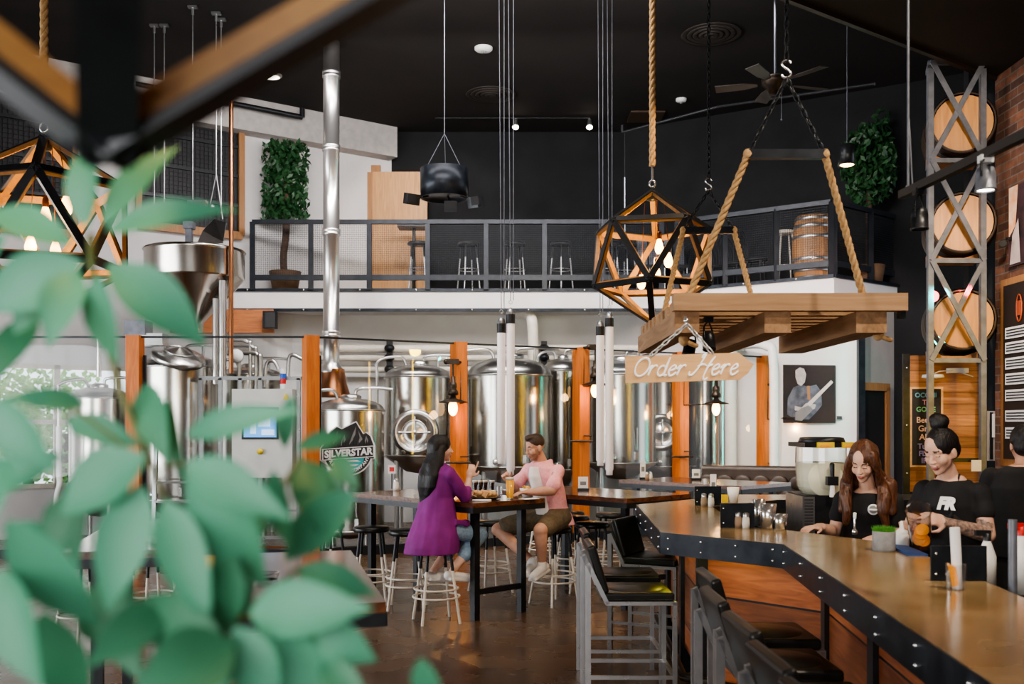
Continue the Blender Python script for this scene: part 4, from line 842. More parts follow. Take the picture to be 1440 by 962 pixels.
ms = [(588, 17.25, 'upper floor stool in front of the pine door'), (659, 17.3, 'upper floor stool, second from the pine door'), (724, 17.3, 'upper floor stool behind the hanging cables'),
      (789, 17.3, 'upper floor stool, fourth from the pine door'), (857, 17.3, 'upper floor stool behind the left side of the lit cage'), (880, 17.5, 'upper floor stool behind the middle of the lit cage')]
proto = None
for px, Y, lb in ms:
    if proto is None:
        proto = thing('bar_stool', lb, 'stool', (W(px, 0, Y).x, Y, MZ), 'bar stools on the mezzanine'); stool_parts(proto, 'seatgrey', 'black', 'frame_steel', z=.93, r=.19, sp=.22, low=.66, rings=(.46,))
    else: dup(proto, (W(px, 0, Y).x, Y, MZ), random.random(), lb)
st = thing('bar_stool', 'pale metal stool with a white frame beside the upright barrel', 'stool', (W(1104, 0, 15.9).x, 15.9, MZ)); stool_parts(st, 'whitepaint', 'whitepaint', 'whitepaint', z=.86, r=.17, sp=.2, rings=(.3,))
# high table slab near door
m_ = MB(); m_.box(W(582, 320, 17.7), (.55, .4, .04)); m_.tube([W(582, 320, 17.7), V((W(582, 320, 17.7).x, 17.7, MZ))], .03, 8); one('high_table', m_, 'black', 'small black high table in front of the pine door', 'table')
def hoop_chair(t):
    c = parent_loc(t)
    m_ = MB(); m_.lathe([(0, .43), (.19, .43), (.2, .45), (.19, .46), (0, .46)], c, 20); m_.build('seat', 'black', t)
    for a in (45, 135, 225, 315): m_ = MB(); m_.tube([c+V((.15*cos(R(a)), .15*sin(R(a)), .44)), c+V((.2*cos(R(a)), .2*sin(R(a)), 0))], .012, 6); m_.build('leg', 'black', t)
    m_ = MB()
    for rr, h in ((.19, .95), (.13, .88), (.07, .8)): m_.tube(spline([c+V((-rr, .17, .45)), c+V((-rr, .2, h-.15)), c+V((0, .23, h)), c+V((rr, .2, h-.15)), c+V((rr, .17, .45))], 5), .01, 6)
    m_.build('hoop_back', 'black', t)
hc = None
for i, (px, Y) in enumerate(((978, 17.3), (1006, 16.95), (1034, 16.6), (1062, 16.2))):
    lb = ('leftmost of the black hoop back chairs on the mezzanine', 'second black hoop back chair, left of the rope', 'third black hoop back chair, right of the rope', 'rightmost black hoop back chair near the white stool')[i]
    if hc is None: hc = thing('hoop_chair', lb, 'chair', (W(px, 0, Y).x, Y, MZ), 'black hoop back chairs on the mezzanine'); hoop_chair(hc)
    else: dup(hc, (W(px, 0, Y).x, Y, MZ), R(20*i), lb)
# stacked dining chairs with silver legs in behind the cage
for i, px in enumerate((905, 922, 940, 957)):
    t = thing('stacking_chair', ('dark chair with silver legs behind the cage, leftmost', 'dark chair with silver legs behind the cage, second', 'dark chair with silver legs behind the cage, third', 'dark chair with silver legs behind the cage, rightmost')[i], 'chair', (W(px, 0, 17.2).x, 17.2, MZ), 'dark silver legged chairs behind the cage')
    c = parent_loc(t)
    for sx in (-1, 1):
        for sy in (-1, 1): m_ = MB(); m_.tube([c+V((sx*.09, sy*.18, 0)), c+V((sx*.085, sy*.15, .48))], .012, 6); m_.build('leg', 'frame_steel', t)
    m_ = MB(); m_.box(c+V((0, 0, .48)), (.2, .38, .05)); m_.build('seat', 'black', t); m_ = MB(); m_.box(c+V((0, .2, .75)), (.18, .04, .5), (R(-8), 0, 0)); m_.build('backrest', 'grey_steel', t)
# upright barrel
c = W(1144, 598, 15.6); t = thing('upright_barrel', 'oak barrel with steel hoops standing upright behind the mezzanine mesh', 'barrel', (c.x, 15.6, MZ))
def barrel_prof(L, r0, r1): return [(r0*.94, 0), (r0, 0)]+[(r0+(r1-r0)*sin(pi*i/10), L*i/10) for i in range(1, 10)]+[(r0, L), (r0*.94, L)]
L_ = 1.02; m_ = MB(); m_.lathe([(0, .02)]+barrel_prof(L_, .27, .33)+[(r_, z_) for r_, z_ in ((.25, L_-.02), (0, L_-.02))], (c.x, 15.6, MZ), 28); m_.build('staves', 'barrelup', t)
for h in (.05, .17, .34, .68, .85, .97):
    r_ = .27+.06*sin(pi*h/L_); m_ = MB(); m_.lathe([(r_+.004, h-.025), (r_+.008, h-.02), (r_+.008, h+.02), (r_+.004, h+.025)], (c.x, 15.6, MZ), 28); m_.build('hoop', 'frame_steel', t)
# potted ficus trees
def foliage(mb, c, rad, n, size, shape='ell'):
    for k in range(n):
        d = V((random.uniform(-1, 1), random.uniform(-1, 1), random.uniform(-1, 1)))
        while d.length > 1: d = V((random.uniform(-1, 1), random.uniform(-1, 1), random.uniform(-1, 1)))
        d = d*(.45+.55*d.length)/max(.3, d.length)*d.length**.5
        if shape == 'col': d = V((d.x, d.y, random.uniform(-1, 1)))
        p = V(c)+V((d.x*rad[0], d.y*rad[1], d.z*rad[2]))
        u = V((random.uniform(-1, 1), random.uniform(-1, 1), random.uniform(-1.4, -.1))).normalized()*size; w = u.cross(V((random.uniform(-1, 1), random.uniform(-1, 1), .4))).normalized()*size*.42
        mb.add([p-u*.9, p-u*.1+w, p+u, p-u*.1-w], [(0, 1, 2, 3)])
c = W(401, 598, 16.86); t = thing('potted_tree', 'tall potted tree in a wicker basket at the left end of the mezzanine', 'plant', (c.x, 16.86, MZ))
m_ = MB(); foliage(m_, W(401, 256, 16.86), (.41, .22, .66), 1500, .075, 'col'); m_.build('foliage', 'leaf_tree', t)
m_ = MB(); m_.tube(spline([(c.x, 16.86, MZ+.2), (c.x-.03, 16.86, MZ+.6), (c.x+.02, 16.86, MZ+1.1), (c.x, 16.86, MZ+2.0)], 5), [.06]*15+[.04], 10); m_.build('trunk', 'bark', t)
m_ = MB(); m_.lathe([(0, 0), (.2, 0), (.26, .3), (.27, .36), (.24, .36), (.22, .3), (0, .3)], (c.x, 16.86, MZ+.0), 24); m_.build('basket', 'basket', t)
c = W(1222, 598, 15.86); t = thing('potted_tree', 'dim leafy tree in the dark corner beside the cylinder lamp', 'plant', (c.x, 15.86, MZ))
m_ = MB(); foliage(m_, W(1222, 232, 15.86), (.46, .24, .68), 1300, .075); foliage(m_, W(1240, 175, 15.86), (.18, .12, .3), 60, .06); m_.build('foliage', 'leaf_tree', t)
m_ = MB(); m_.tube([(c.x, 15.86, MZ+.2), (c.x, 15.86, MZ+1.7)], .05, 8); m_.build('trunk', 'bark', t); m_ = MB(); m_.lathe([(0, 0), (.2, 0), (.25, .3), (0, .3)], (c.x, 15.86, MZ), 20); m_.build('pot', 'basket', t)
# ============================================================ CEILING FITTINGS
def onceil(px, py): Y = 5.48*F/(HY-py); return V(((px-CX)/F*Y, Y, CEIL))
def disc(mb, c, prof, n=28, mi=None): mb.lathe([(r_, -h) for r_, h in prof], c, n, mi=mi)
for i, (px, py) in enumerate(((690, 131), (1000, 46))):
    m_ = MB(); c = onceil(px, py)
    for r0 in (.38, .3, .22, .14, .07): disc(m_, c, [(r0, .0), (r0+.04, .03), (r0+.01, .07-r0*.1), (r0-.03, .03)])
    one('ceiling_vent', m_, mat('dusty black vent %d' % i, (.03, .024, .02), .7), ('round black ceiling diffuser near the back of the room', 'round black ceiling diffuser above the long chain')[i], 'vent')
for i, (px, py, r0) in enumerate(((680, 67, .13), (958, 139, .09))):
    m_ = MB(); c = onceil(px, py); disc(m_, c, [(r0, 0), (r0, .03), (r0*.8, .05), (0, .055)]); disc(m_, c-V((0, 0, .05)), [(r0*.3, 0), (r0*.28, .03), (0, .03)], mi=1)
    one('smoke_detector', m_, ['whiteplastic', 'midgrey'], ('larger white smoke detector high on the black ceiling', 'small white smoke detector left of the ceiling fan')[i], 'detector')
m_ = MB(); c = onceil(381, 105); disc(m_, c, [(.17, 0), (.17, .02), (.13, .04)]); disc(m_, c, [(.13, .035), (0, .045)], mi=1); one('recessed_light', m_, ['whiteplastic', 'bulb_w'], 'lit recessed ceiling light left of the flue', 'light')
m_ = MB(); m_.box(onceil(905, 170)+V((0, -.3, -.02)), (.6, .6, .03)); one('ceiling_panel', m_, mat('brown access panel', (.06, .035, .02), .7), 'faint brown square access panel on the black ceiling', 'panel')
# sprinkler pipe
m_ = MB(); m_.tube([W(1010, 150, 14.5), W(1230, 118, 12.5)], .02, 8); m_.tube([W(875, 186, 15.5), W(1010, 150, 14.5)], .02, 8); m_.tube([W(875, 186, 15.5), W(875, 176, 15.5)], .02, 8); one('sprinkler_pipe', m_, 'black', 'thin dark pipe running under the ceiling near the fan', 'pipe')
m_ = MB(); m_.tube([W(190, 118, 15.6), W(425, 165, 17.0)], .045, 10); m_.tube([W(425, 165, 17.0), W(425, 152, 17.0)], .045, 10); one('curtain_rail', m_, 'black', 'black pipe rail along the top of the left white wall', 'pipe')
# small spotlights on a thin track at the back
m_ = MB(); m_.tube([W(612, 166, 17.6), W(830, 166, 17.6)], .012, 6); one('lighting_track', m_, 'black', 'thin dark lighting track in front of the back wall', 'track')
for i, px in enumerate((725, 829)):
    t = thing('spotlight', ('small lit spotlight on the back track behind the cable pair', 'small lit spotlight at the right end of the back track')[i], 'spotlight', W(px, 180, 17.6))
    m_ = MB(); m_.lathe([(.03, .18), (.04, .1), (.06, .06), (.055, .04)], W(px, 182, 17.6), 12); m_.build('lamp_body', 'frame_steel', t); m_ = MB(); m_.ell(W(px, 179, 17.55), (.055, .05, .04), nu=10, nv=6); m_.build('lens', 'bulb_w', t)
# drum fixture with three projector speakers
Yq = 12.0; c = W(625, 258, Yq); r = 34*Yq/F; t = thing('drum_fixture', 'black drum fixture with small speakers hung on a thin cable', 'speaker', (c.x, Yq, W(0, 280, Yq).z))
zt, zb = W(0, 238, Yq).z, W(0, 279, Yq).z
m_ = MB(); m_.lathe([(0, zt), (r, zt), (r, zb), (r*.93, zb), (r*.93, zb+.03), (0, zb+.03)], (c.x, Yq, 0), 40); m_.build('drum', 'blue_steel', t)
for px, py, rz in ((579, 280, 35), (634, 290, 0), (669, 284, -35)):
    q = W(px, py, Yq-.1); m_ = MB(); m_.box(q, (.15, .14, .13), (R(15), 0, R(rz))); m_.box(q+V((0, -.07, 0)), (.11, .03, .1), (R(15), 0, R(rz)), mi=1); m_.tube([q, V((c.x+(q.x-c.x)*.5, Yq, zb+.03))], .012, 6); m_.build('speaker_box', ['black', 'board'], t)
m_ = MB(); hk = W(625, 188, Yq)
for a in (90, 210, 330): m_.tube([hk, V((c.x+r*.8*cos(R(a)), Yq+r*.8*sin(R(a)), zt))], .004, 5)
m_.tube([hk, V((hk.x, Yq, CEIL))], .006, 6); m_.build('cable', 'grey_steel', t)
# hanging white tubes
for i, (px, pyt, pyb) in enumerate(((705, 442, 652), (718, 429, 668), (844, 447, 655), (857, 435, 668))):
    Yt = 10.6 if i < 2 else 11.2; a = W(px, pyt, Yt); b2 = W(px, pyb, Yt); w_ = .045
    t = thing('tube_lamp', ('left tube of the white hanging pair nearest the seated man', 'right longer tube of the white hanging pair nearest the seated man', 'left tube of the white hanging pair by the second post', 'right longer tube of the white hanging pair by the second post')[i], 'lamp', b2, 'white hanging tubes on cables')
    m_ = MB(); m_.lathe([(0, 0), (w_*.8, 0), (w_*.8, .05), (w_, .06), (w_, a.z-b2.z-.19)], b2, 20); m_.build('tube', 'tube', t)
    m_ = MB(); m_.lathe([(w_*1.08, 0), (w_*1.08, .1)], b2+V((0, 0, a.z-b2.z-.2)), 20); m_.build('band', 'black', t)
    m_ = MB(); m_.lathe([(w_, 0), (w_, .05), (w_*.85, .085), (w_*.5, .11), (0, .12)], b2+V((0, 0, a.z-b2.z-.145)), 20, mi=0); m_.tube([a+V((.018*cos(j*pi/5), 0, .03+.018*sin(j*pi/5))) for j in range(10)], .004, 5, closed=True); m_.build('cap', 'frame_steel', t)
    m_ = MB()
    top = onceil(px, 105 if i < 2 else 118); m_.tube([a+V((0, 0, .05)), V((a.x-.03, Yt, CEIL))], .0045, 5); m_.tube([a+V((.03, 0, .05)), V((a.x+.03, Yt, CEIL))], .0045, 5); m_.ell(V((a.x, Yt, CEIL-.04)), .03, nu=8, nv=6); m_.build('cable', 'grey_steel', t)
# ceiling fan
c = W(1090, 118, 11.5); t = thing('ceiling_fan', 'dark ceiling fan with five blades on a long rod', 'fan', c)
m_ = MB(); m_.lathe([(0, .08), (.13, .08), (.16, .05), (.16, .0), (.1, -.05), (.07, -.12), (0, -.13)], c, 28); m_.build('motor', 'castiron', t)
m_ = MB(); m_.tube([c+V((0, 0, .08)), V((c.x, c.y, CEIL))], .014, 8); m_.build('rod', 'grey_steel', t)
for k in range(5):
    a = R(18+72*k); d = V((cos(a), sin(a), 0)); m_ = MB(); e = V((-sin(a), cos(a), .16)); m_.slab([c+d*.2+e*-.03, c+d*.35+e*-.07, c+d*.68+e*-.08, c+d*.68+e*.08, c+d*.35+e*.07, c+d*.2+e*.03], (0, 0, 1), .008); m_.build('blade', mat('dark walnut blade %d' % k, (.03, .022, .018), .4), t)
m_ = MB(); m_.tube([c+V((.06, -.05, -.12)), c+V((.06, -.05, -.42))], .003, 5); m_.ell(c+V((.06, -.05, -.43)), .012, nu=6, nv=5); m_.build('pull_chain', 'grey_steel', t)
# cylinder pendant
c = W(1191, 232, 12.5); m_ = MB(); t = thing('cylinder_pendant', 'small black cylinder lamp with a warm lit underside in the dark corner', 'lamp', c)
r_ = .092; m_.lathe([(0, .25), (r_, .25), (r_, 0), (r_*.95, 0)], c, 24); m_.build('lamp_shade', 'black', t); m_ = MB(); m_.lathe([(r_*.93, .0), (0, .005)], c, 24); m_.ell(c, (.08, .08, .02), nu=12, nv=6); m_.build('lens', mat('warm lamp lens', (1, .6, .3), .4, emit=(1, .62, .3), es=7), t)
m_ = MB(); m_.tube([c+V((0, 0, .25)), V((c.x, c.y, CEIL))], .004, 5); m_.build('cord', 'grey_steel', t)
# hanging wires upper left with weights
for i, (px, top, bot, Y) in enumerate(((271, 40, 282, 13.0), (304, 22, 245, 13.2), (217, 100, 288, 13.6), (231, 102, 290, 13.6), (311, 150, 300, 13.4))):
    m_ = MB(); a = W(px, bot, Y); m_.tube([a, V((a.x, Y, CEIL))], .009, 6)
    if i == 0: m_.box(W(278, 288, Y), (.24, .12, .1))
    if i == 1: m_.tube([a, W(295, 290, Y)], .008, 5); m_.tube([a, W(313, 308, Y)], .008, 5); m_.ell(W(297, 292, Y), .05, nu=8, nv=6)
    m_.tube([V((a.x, Y, CEIL-.12)), V((a.x, Y, CEIL))], .02, 6); m_.box((a.x, Y, CEIL-.02), (.12, .06, .03))
    one('hanging_cable', m_, 'frame_steel', ('cable holding a small white block above the hopper', 'cable splitting into a narrow V above the hopper', 'leftmost thin cable in front of the screened opening', 'thin cable just right of the leftmost one at the screened opening', 'thin cable beside the copper pipe')[i], 'cable')
# ============================================================ CAGE CHANDELIERS
def cage(c, Rr, rot, label, w=.05, h=.05, bulbs=(), ropez=None, roper=.028, ids=None, px_fix=None, warm=1, light=20):
    c = V(c); t = thing('cage_chandelier', label, 'chandelier', (c.x, c.y, c.z-Rr))
    up, lo = [], []
    for k in range(5):
        a = rot+2*pi*k/5; up.append(c+V((cos(a)*.894*Rr, sin(a)*.894*Rr, .447*Rr)))
        a += pi/5; lo.append(c+V((cos(a)*.894*Rr, sin(a)*.894*Rr, -.447*Rr)))
    T, B = c+V((0, 0, Rr)), c-V((0, 0, Rr)); E = []
    dep = .022 if Rr > .6 else .026
    for k in range(5): E += [(T, up[k]), (up[k], up[(k+1) % 5]), (up[k], lo[k]), (up[(k+1) % 5], lo[k]), (lo[k], lo[(k+1) % 5]), (lo[k], B)]
    m_ = MB()
    for a, b2 in E:
        mid = (a+b2)/2; out = (mid-c).normalized(); d = (b2-a).normalized(); x = d.cross(out).normalized()
        # outer black strip, inner tan strip with the bulb light in its colour
        for off, th, mi in ((0, .01, 0), (-dep/2-.004, dep, 1)):
            p = [q+x*s*w/2+out*(off+o2*th/2) for q in (a, b2) for o2 in (-1, 1) for s in (-1, 1)]
            m_.add(p, [(0,1,3,2),(4,6,7,5),(0,4,5,1),(2,3,7,6),(0,2,6,4),(1,5,7,3)], mi=mi)
    m_.build('cage', ['black', 'orangelit'], t)
    if ropez:
        m_ = MB(); rope(m_, T+V((0, 0, .2)), V((T.x, T.y, ropez)), roper); m_.build('rope', 'rope', t)
        m_ = MB(); m_.tube([T+V((.0, .0, .08)), T+V((0, 0, .22))], .01, 8); m_.tube([T+V((.025*cos(j*pi/6), 0, .05+.03*sin(j*pi/6))) for j in range(12)], .008, 6, closed=True); m_.build('hook', 'chrome', t)
    m_ = MB(); m_.lathe([(.05, .0), (.05, -.05), (.0, -.06)], T-V((0, 0, .04)), 16); m_.build('canopy', 'black', t)
    for i, b2 in enumerate(bulbs):
        b2 = V(b2); m_ = MB(); m_.lathe([(0, -.075), (.02, -.07), (.034, -.045), (.037, -.02), (.03, .01), (.018, .045), (.015, .055)], b2, 16); bl = m_.build('bulb', 'bulb', t)
        m_ = MB(); m_.lathe([(.02, .05), (.02, .1), (.012, .12), (0, .12)], b2, 12); m_.build('socket', 'copper', bl)
        m_ = MB(); m_.tube([b2+V((0, 0, .12)), V((b2.x*.7+T.x*.3, b2.y*.7+T.y*.3, T.z-.1))], .003, 5); m_.build('cord', 'copper', bl)
    l = bpy.data.lights.new('cage_glow', 'POINT'); l.energy = light; l.color = (1, .60, .2); l.shadow_soft_size = .08; lo_ = bpy.data.objects.new('cage_glow', l); COL.objects.link(lo_); lo_.location = c+V((0, 0, -.02))
    return t
bl = [W(927, 345, 8.4), W(940, 364, 8.3), W(923, 382, 8.4), W(902, 395, 8.6), W(965, 360, 8.7)]
cage(W(917.5, 362, 8.5), .578, R(-90-11+36), 'black cage chandelier glowing amber inside hanging beside the order sign', bulbs=bl[:4], ropez=CEIL, light=30)
bl = [W(64, 303, 6.3), W(93, 288, 6.2), W(43, 343, 6.4), W(78, 352, 6.3), W(79, 368, 6.4)]
cage(W(62, 318, 6.35), .58, R(-90+20), 'cage chandelier at the left edge with several lit bulbs', w=.05, bulbs=bl, ropez=CEIL, roper=.026, light=30)
cc = W(152, 224, .80); cage(cc+V((0, 0, .75)), .75, R(-32), 'large blurred cage chandelier close to the camera at top left', w=.044, bulbs=[cc+V((.1, .1, .62)), cc+V((-.06, .12, .75))], light=26)
# ============================================================ PALLET RACK OVER BAR
Yp = 5.15; t = thing('hanging_timber_rack', 'heavy timber rack hung from ropes and chains over the bar', 'rack', (1.45, 5.15, 2.2))
a = W(946, 425.5, Yp); b2 = W(1273, 424, Yp); zb = a.z
m_ = MB(); m_.box(((a.x+b2.x)/2, Yp, zb), (b2.x-a.x, .075, .09)); m_.build('front_beam', 'palletwood', t)
for i, (x0, x1) in enumerate(((949, 984), (1076, 1113), (1205, 1248))):
    p0 = W(x0, 0, Yp).x; p1 = W(x1, 0, Yp).x; zt2 = zb-.045; m_ = MB(); m_.box(((p0+p1)/2, Yp+.76, zt2-.055), (p1-p0, 1.5, .11)); m_.build('stringer', 'palletwoodY', t)
for k in range(1, 9):
    y = Yp+.08+k*.172; m_ = MB(); m_.box(((a.x+b2.x)/2-.02, y, zb-.01), (b2.x-a.x-.1, .085, .065)); m_.build('slat', 'palletwood', t)
m_ = MB(); m_.box((W(1256, 0, Yp).x+.05, Yp+.02, zb-.02), (.03, .05, .12)); m_.build('corner_plate', 'black', t)
zs = 3.06
for (px0, px1, Y, yb, tag_, b0, b1) in ((1052, 1160, 5.0, Yp+.02, 'front', (968, 405), (1214, 408)), (961, 1032, 6.95, 6.55, 'rear', (930, 448), (1067, 412))):
    s0 = W(px0, 0, Y); s1 = W(px1, 0, Y); s0.z = s1.z = zs
    m_ = MB(); m_.beam(s0, s1, .04, .045); m_.build('spreader_bar', 'blue_steel', t)
    for s, b3 in ((s0, b0), (s1, b1)):
        e = W(b3[0], b3[1], yb); e.z = zb+.03; m_ = MB(); rope(m_, s, e, .019); m_.ell(s, (.026, .026, .03), nu=8, nv=6); m_.ell(e, (.028, .028, .03), nu=8, nv=6); m_.build('rope', 'rope', t)
    mid = (s0+s1)/2; hk = V((mid.x+.0, mid.y, W(0, 110 if Y < 6 else 268, Y).z)); m_ = MB()
    chain(m_, s0+V((.01, 0, .02)), hk, .042, .0045); chain(m_, s1+V((-.01, 0, .02)), hk, .042, .0045); 
    m_.build('bridle_chain', 'black', t)
    m_ = MB(); hz = .085 if Y < 6 else .08; shook(m_, hk+V((0, 0, hz*.55)), hz, .006); m_.build('s_hook', 'chrome', t)
    m_ = MB(); chain(m_, hk+V((0, 0, hz)), V((hk.x, hk.y, 5.25)), .042, .0045); m_.build('hanging_chain', 'black', t)
m_ = MB()
for q in (W(1235, 470, 5.3), W(962, 478, 5.4)): m_.ell(q, (.03, .03, .035), nu=10, nv=8); m_.tube(spline([q, q+V((.03, -.01, -.02)), q+V((.06, 0, -.03)), q+V((.07, .01, -.03))], 4), .013, 8)
m_.build('knot', 'rope', t)
# spotlights hanging from the rack
def canspot(q, dr, label, Lh=.11, r=.035, lit=None, mount=None):
    q = V(q); dr = V(dr).normalized(); t = thing('track_spotlight', label, 'spotlight', q)
    m_ = MB(); m_.lathe([(0, 0), (r*.8, 0), (r*.95, .02), (r, .03), (r, Lh), (r*1.05, Lh), (r*1.05, Lh+.01), (r*.9, Lh+.01)], q, 20, dr); m_.build('lamp_body', 'black' if lit is None else 'grey_steel', t)
    m_ = MB(); m_.lathe([(r*.9, Lh+.004), (0, Lh+.006)], q, 20, dr); m_.build('lens', lit or 'board', t)
    m_ = MB(); s = dr.orthogonal().normalized(); mt = V(mount); m_.tube([q+dr*Lh*.5+s*r*1.2, q+s*r*1.2-dr*.02, mt, q-s*r*1.2-dr*.02, q+dr*Lh*.5-s*r*1.2], .005, 6); m_.box(mt, (.05, .035, .03), mi=1); m_.build('yoke', ['black', 'whiteplastic'] if lit else 'black', t)
canspot(W(996, 468, 5.45), (0, -.3, -1), 'black spotlight under the timber rack, rightmost', .09, .035, mount=W(996, 450, 5.45))
canspot(W(972, 480, 5.6), (-.3, -.4, -1), 'black spotlight under the timber rack above the order sign', .09, .035, mount=W(975, 455, 5.6))
# order sign
Ys = 5.02; n0 = V((0, -1, 0)); t = thing('hanging_sign', 'arrow shaped pine sign reading order here', 'sign', W(965, 539, Ys))
pts = [(879.5, 501), (1039, 496), (1050, 505), (1060, 512), (1052, 525), (1040, 534), (880, 539)]
m_ = MB(); m_.slab([W(x, y, Ys) for x, y in pts], (0, 1, 0), .018); m_.build('board', 'signwood', t)
m_ = MB()
def letter(strokes, ox, sc_, oy):
    for st_, cl in strokes:
        P_ = []
        for x, y in st_: P_.append(W(ox+(x+y*.36)*sc_, oy-y*sc_-(ox-890)*.012, Ys-.006))
        P_ = spline(P_, 5, cl); n = len(P_)
        m_.tube(P_, [.0034+.0022*abs(sin(3.1*i/n*2)) for i in range(n)], 6, closed=cl)
O_ = [([(.72+.62*cos(R(a)), .85+.85*sin(R(a))) for a in range(0, 360, 30)], True)]
r__ = [([(-.1, .6), (.15, .95), (.18, .9), (.1, .05)], False), ([(.12, .5), (.32, .9), (.55, 1.0), (.62, .85)], False)]
d_ = [([(.36+.34*cos(R(a)), .47+.47*sin(R(a))) for a in range(0, 360, 30)], True), ([(.72, 1.75), (.68, .4), (.75, .02), (.98, .12)], False)]
e_ = [([(.02, .45), (.35, .55), (.55, .75), (.42, .98), (.15, .85), (.02, .45), (.2, .02), (.5, .05), (.75, .35)], False)]
H_ = [([(-.45, .35), (-.4, .02), (-.1, .05), (.2, .6), (.35, 1.2), (.5, 1.9), (.3, 1.85), (.25, 1.6)], False), ([(1.45, 1.75), (1.25, 1.3), (1.05, .5), (1.0, -.2), (1.2, -.45), (1.4, -.25)], False), ([(.1, .8), (.6, 1.0), (1.1, .85), (1.5, 1.0)], False)]
x = 888
for L_2, adv in ((O_, 21.5), (r__, 13), (d_, 15.5), (e_, 12), (r__, 25)): letter(L_2, x, 15, 529); x += adv
for L_2, adv in ((H_, 24), (e_, 12.5), (r__, 13.5), (e_, 12)): letter(L_2, x, 15, 528.5); x += adv
m_.build('lettering', mat('white painted script', (.95, .94, .92), .6, emit=(1, 1, 1), es=.15), t)  # faint glow added to keep the painted letters bright white
m_ = MB(); hk = W(966, 456, Ys)
chain(m_, hk, W(915, 500, Ys), .038, .0045); chain(m_, hk, W(1002, 497, Ys), .038, .0045); m_.build('chain', mat('galvanised chain', (.7, .7, .7), .35, .6), t)
m_ = MB(); m_.ell(hk+V((0, .02, .02)), .014, nu=8, nv=6); m_.tube([hk, hk+V((0, .04, .04))], .008, 6); m_.build('screw_eye', 'chrome', t)
# ============================================================ TRACK WITH SPOTS (right)
A_ = W(1268, 274, 4.6); B_ = W(1470, 176, 3.0); B_.z = A_.z
B_ = V(((1470-CX)/F*3.55, 3.55, A_.z)); B_ = V(((1441-CX)/F*(A_.z-CH)*F/(HY-190), (A_.z-CH)*F/(HY-190), A_.z)); B_ = A_+(B_-A_)*1.2
m_ = MB(); m_.beam(A_, B_, .035, .035); t = one('lighting_track', m_, mat('brown black track', (.02, .014, .011), .5), 'dark lighting track crossing the top right corner', 'track')
m_ = MB(); m_.tube([A_+V((.03, 0, .0)), V((A_.x+.03, A_.y, 5.26))], .006, 6); m_.tube([A_+V((.05, 0, .02)), V((A_.x+.034, A_.y, A_.z+.35))], .004, 5); m_.tube([A_+V((.03+.01*cos(j*pi/5), 0, .03+.014*sin(j*pi/5))) for j in range(10)], .004, 5, closed=True)
one('track_cable', m_, 'grey_steel', 'thin steel cable holding the end of the dark track', 'cable')
def ontrack(px): k = (px-CX)/F; t_ = (A_.x-k*A_.y)/((A_.x-k*A_.y)-(B_.x-k*B_.y)); return A_+(B_-A_)*t_
q = ontrack(1293); canspot(q+V((0, 0, -.10)), (0, 0, -1), 'unlit grey spotlight near the cable end of the track', .085, .037, mount=q-V((0, 0, .025)))
q = ontrack(1386); canspot(q+V((0, 0, -.055)), (0, 0, -1), 'lit grey spotlight on the track in front of the barrels', .08, .038, lit='bulb_w', mount=q-V((0, 0, .02)))
# ============================================================ BARREL TOWER
Yb = 9.9; TZ = 5.24; tw = thing('steel_lattice_tower', 'grey steel lattice tower holding three barrels', 'tower', (W(1342, 0, Yb).x, Yb, 0))
xl, xr = W(1308, 0, Yb).x, W(1382, 0, Yb).x
def tz(py): return CH-(py-HY)/F*Yb
zz = [tz(507), tz(364), tz(256), 5.15]
zz = [tz(507), tz(367), tz(226), tz(88)]
for x in (xl, xr):
    m_ = MB(); m_.beam((x, Yb, 0), (x, Yb, TZ), .055, .05, up=(0, 1, 0)); m_.build('post', 'grey_steel', tw)
for i, z in enumerate(zz):
    m_ = MB(); m_.beam((xl, Yb, z), (xr, Yb, z), .04, .045); m_.build('cross_bar', 'grey_steel', tw)
    for x in (xl, xr): m_ = MB(); m_.beam((x, Yb, z), (x+.1, Yb+.3, z), .04, .045); m_.build('side_bar', 'grey_steel', tw)
    if i < 3:
        for a, b2, dy in ((xl, xr, -.03), (xr, xl, -.045)): m_ = MB(); m_.beam((a, Yb+dy, z), (b2, Yb+dy, zz[i+1]), .015, .05, up=(0, 0, 1)); m_.build('brace', 'grey_steel', tw)
        m_ = MB(); 
        m_.slab([(xl+.05, Yb+.15, z+.03), (xr+.02, Yb+.15, z+.03), (xr+.02, Yb+.15, z+.1), (xr-.12, Yb+.15, z+.055), (xl+.2, Yb+.15, z+.055), (xl+.05, Yb+.15, z+.12)], (.3, .95, 0), .35)
        m_.build('cradle', 'frameplank', tw)
BAX = V((.3, .95, 0)).normalized()
bz = [tz(448), tz(310), tz(168)]
for i, z in enumerate(bz):
    c = V((W(1355, 0, Yb+.08).x, Yb+.08, z)); t = thing('wine_barrel', ('lowest', 'middle', 'topmost')[i]+' of three oak barrels lying in the steel tower', 'barrel', (c.x, c.y+.4, z-.33))
    m_ = MB(); m_.lathe(barrel_prof(.9, .305, .345), c, 40, BAX); m_.build('staves', mat('dark stained staves %d' % i, (.03, .02, .016), .6, 0, (.06, .04, .03), 8), t)
    m_ = MB(); m_.lathe([(.28, .03), (0, .03)], c, 40, BAX); m_.build('head', 'barrelhead', t)
    m_ = MB(); m_.lathe([(.28, .87), (0, .87)], c, 40, BAX); m_.build('head', 'barrelhead', t)
    for h in (.03, .16, .3, .6, .74, .87): r_ = .305+.04*sin(pi*h/.9); m_ = MB(); m_.lathe([(r_+.003, h-.02), (r_+.006, h), (r_+.003, h+.02)], c, 40, BAX); m_.build('hoop', 'castiron', t)
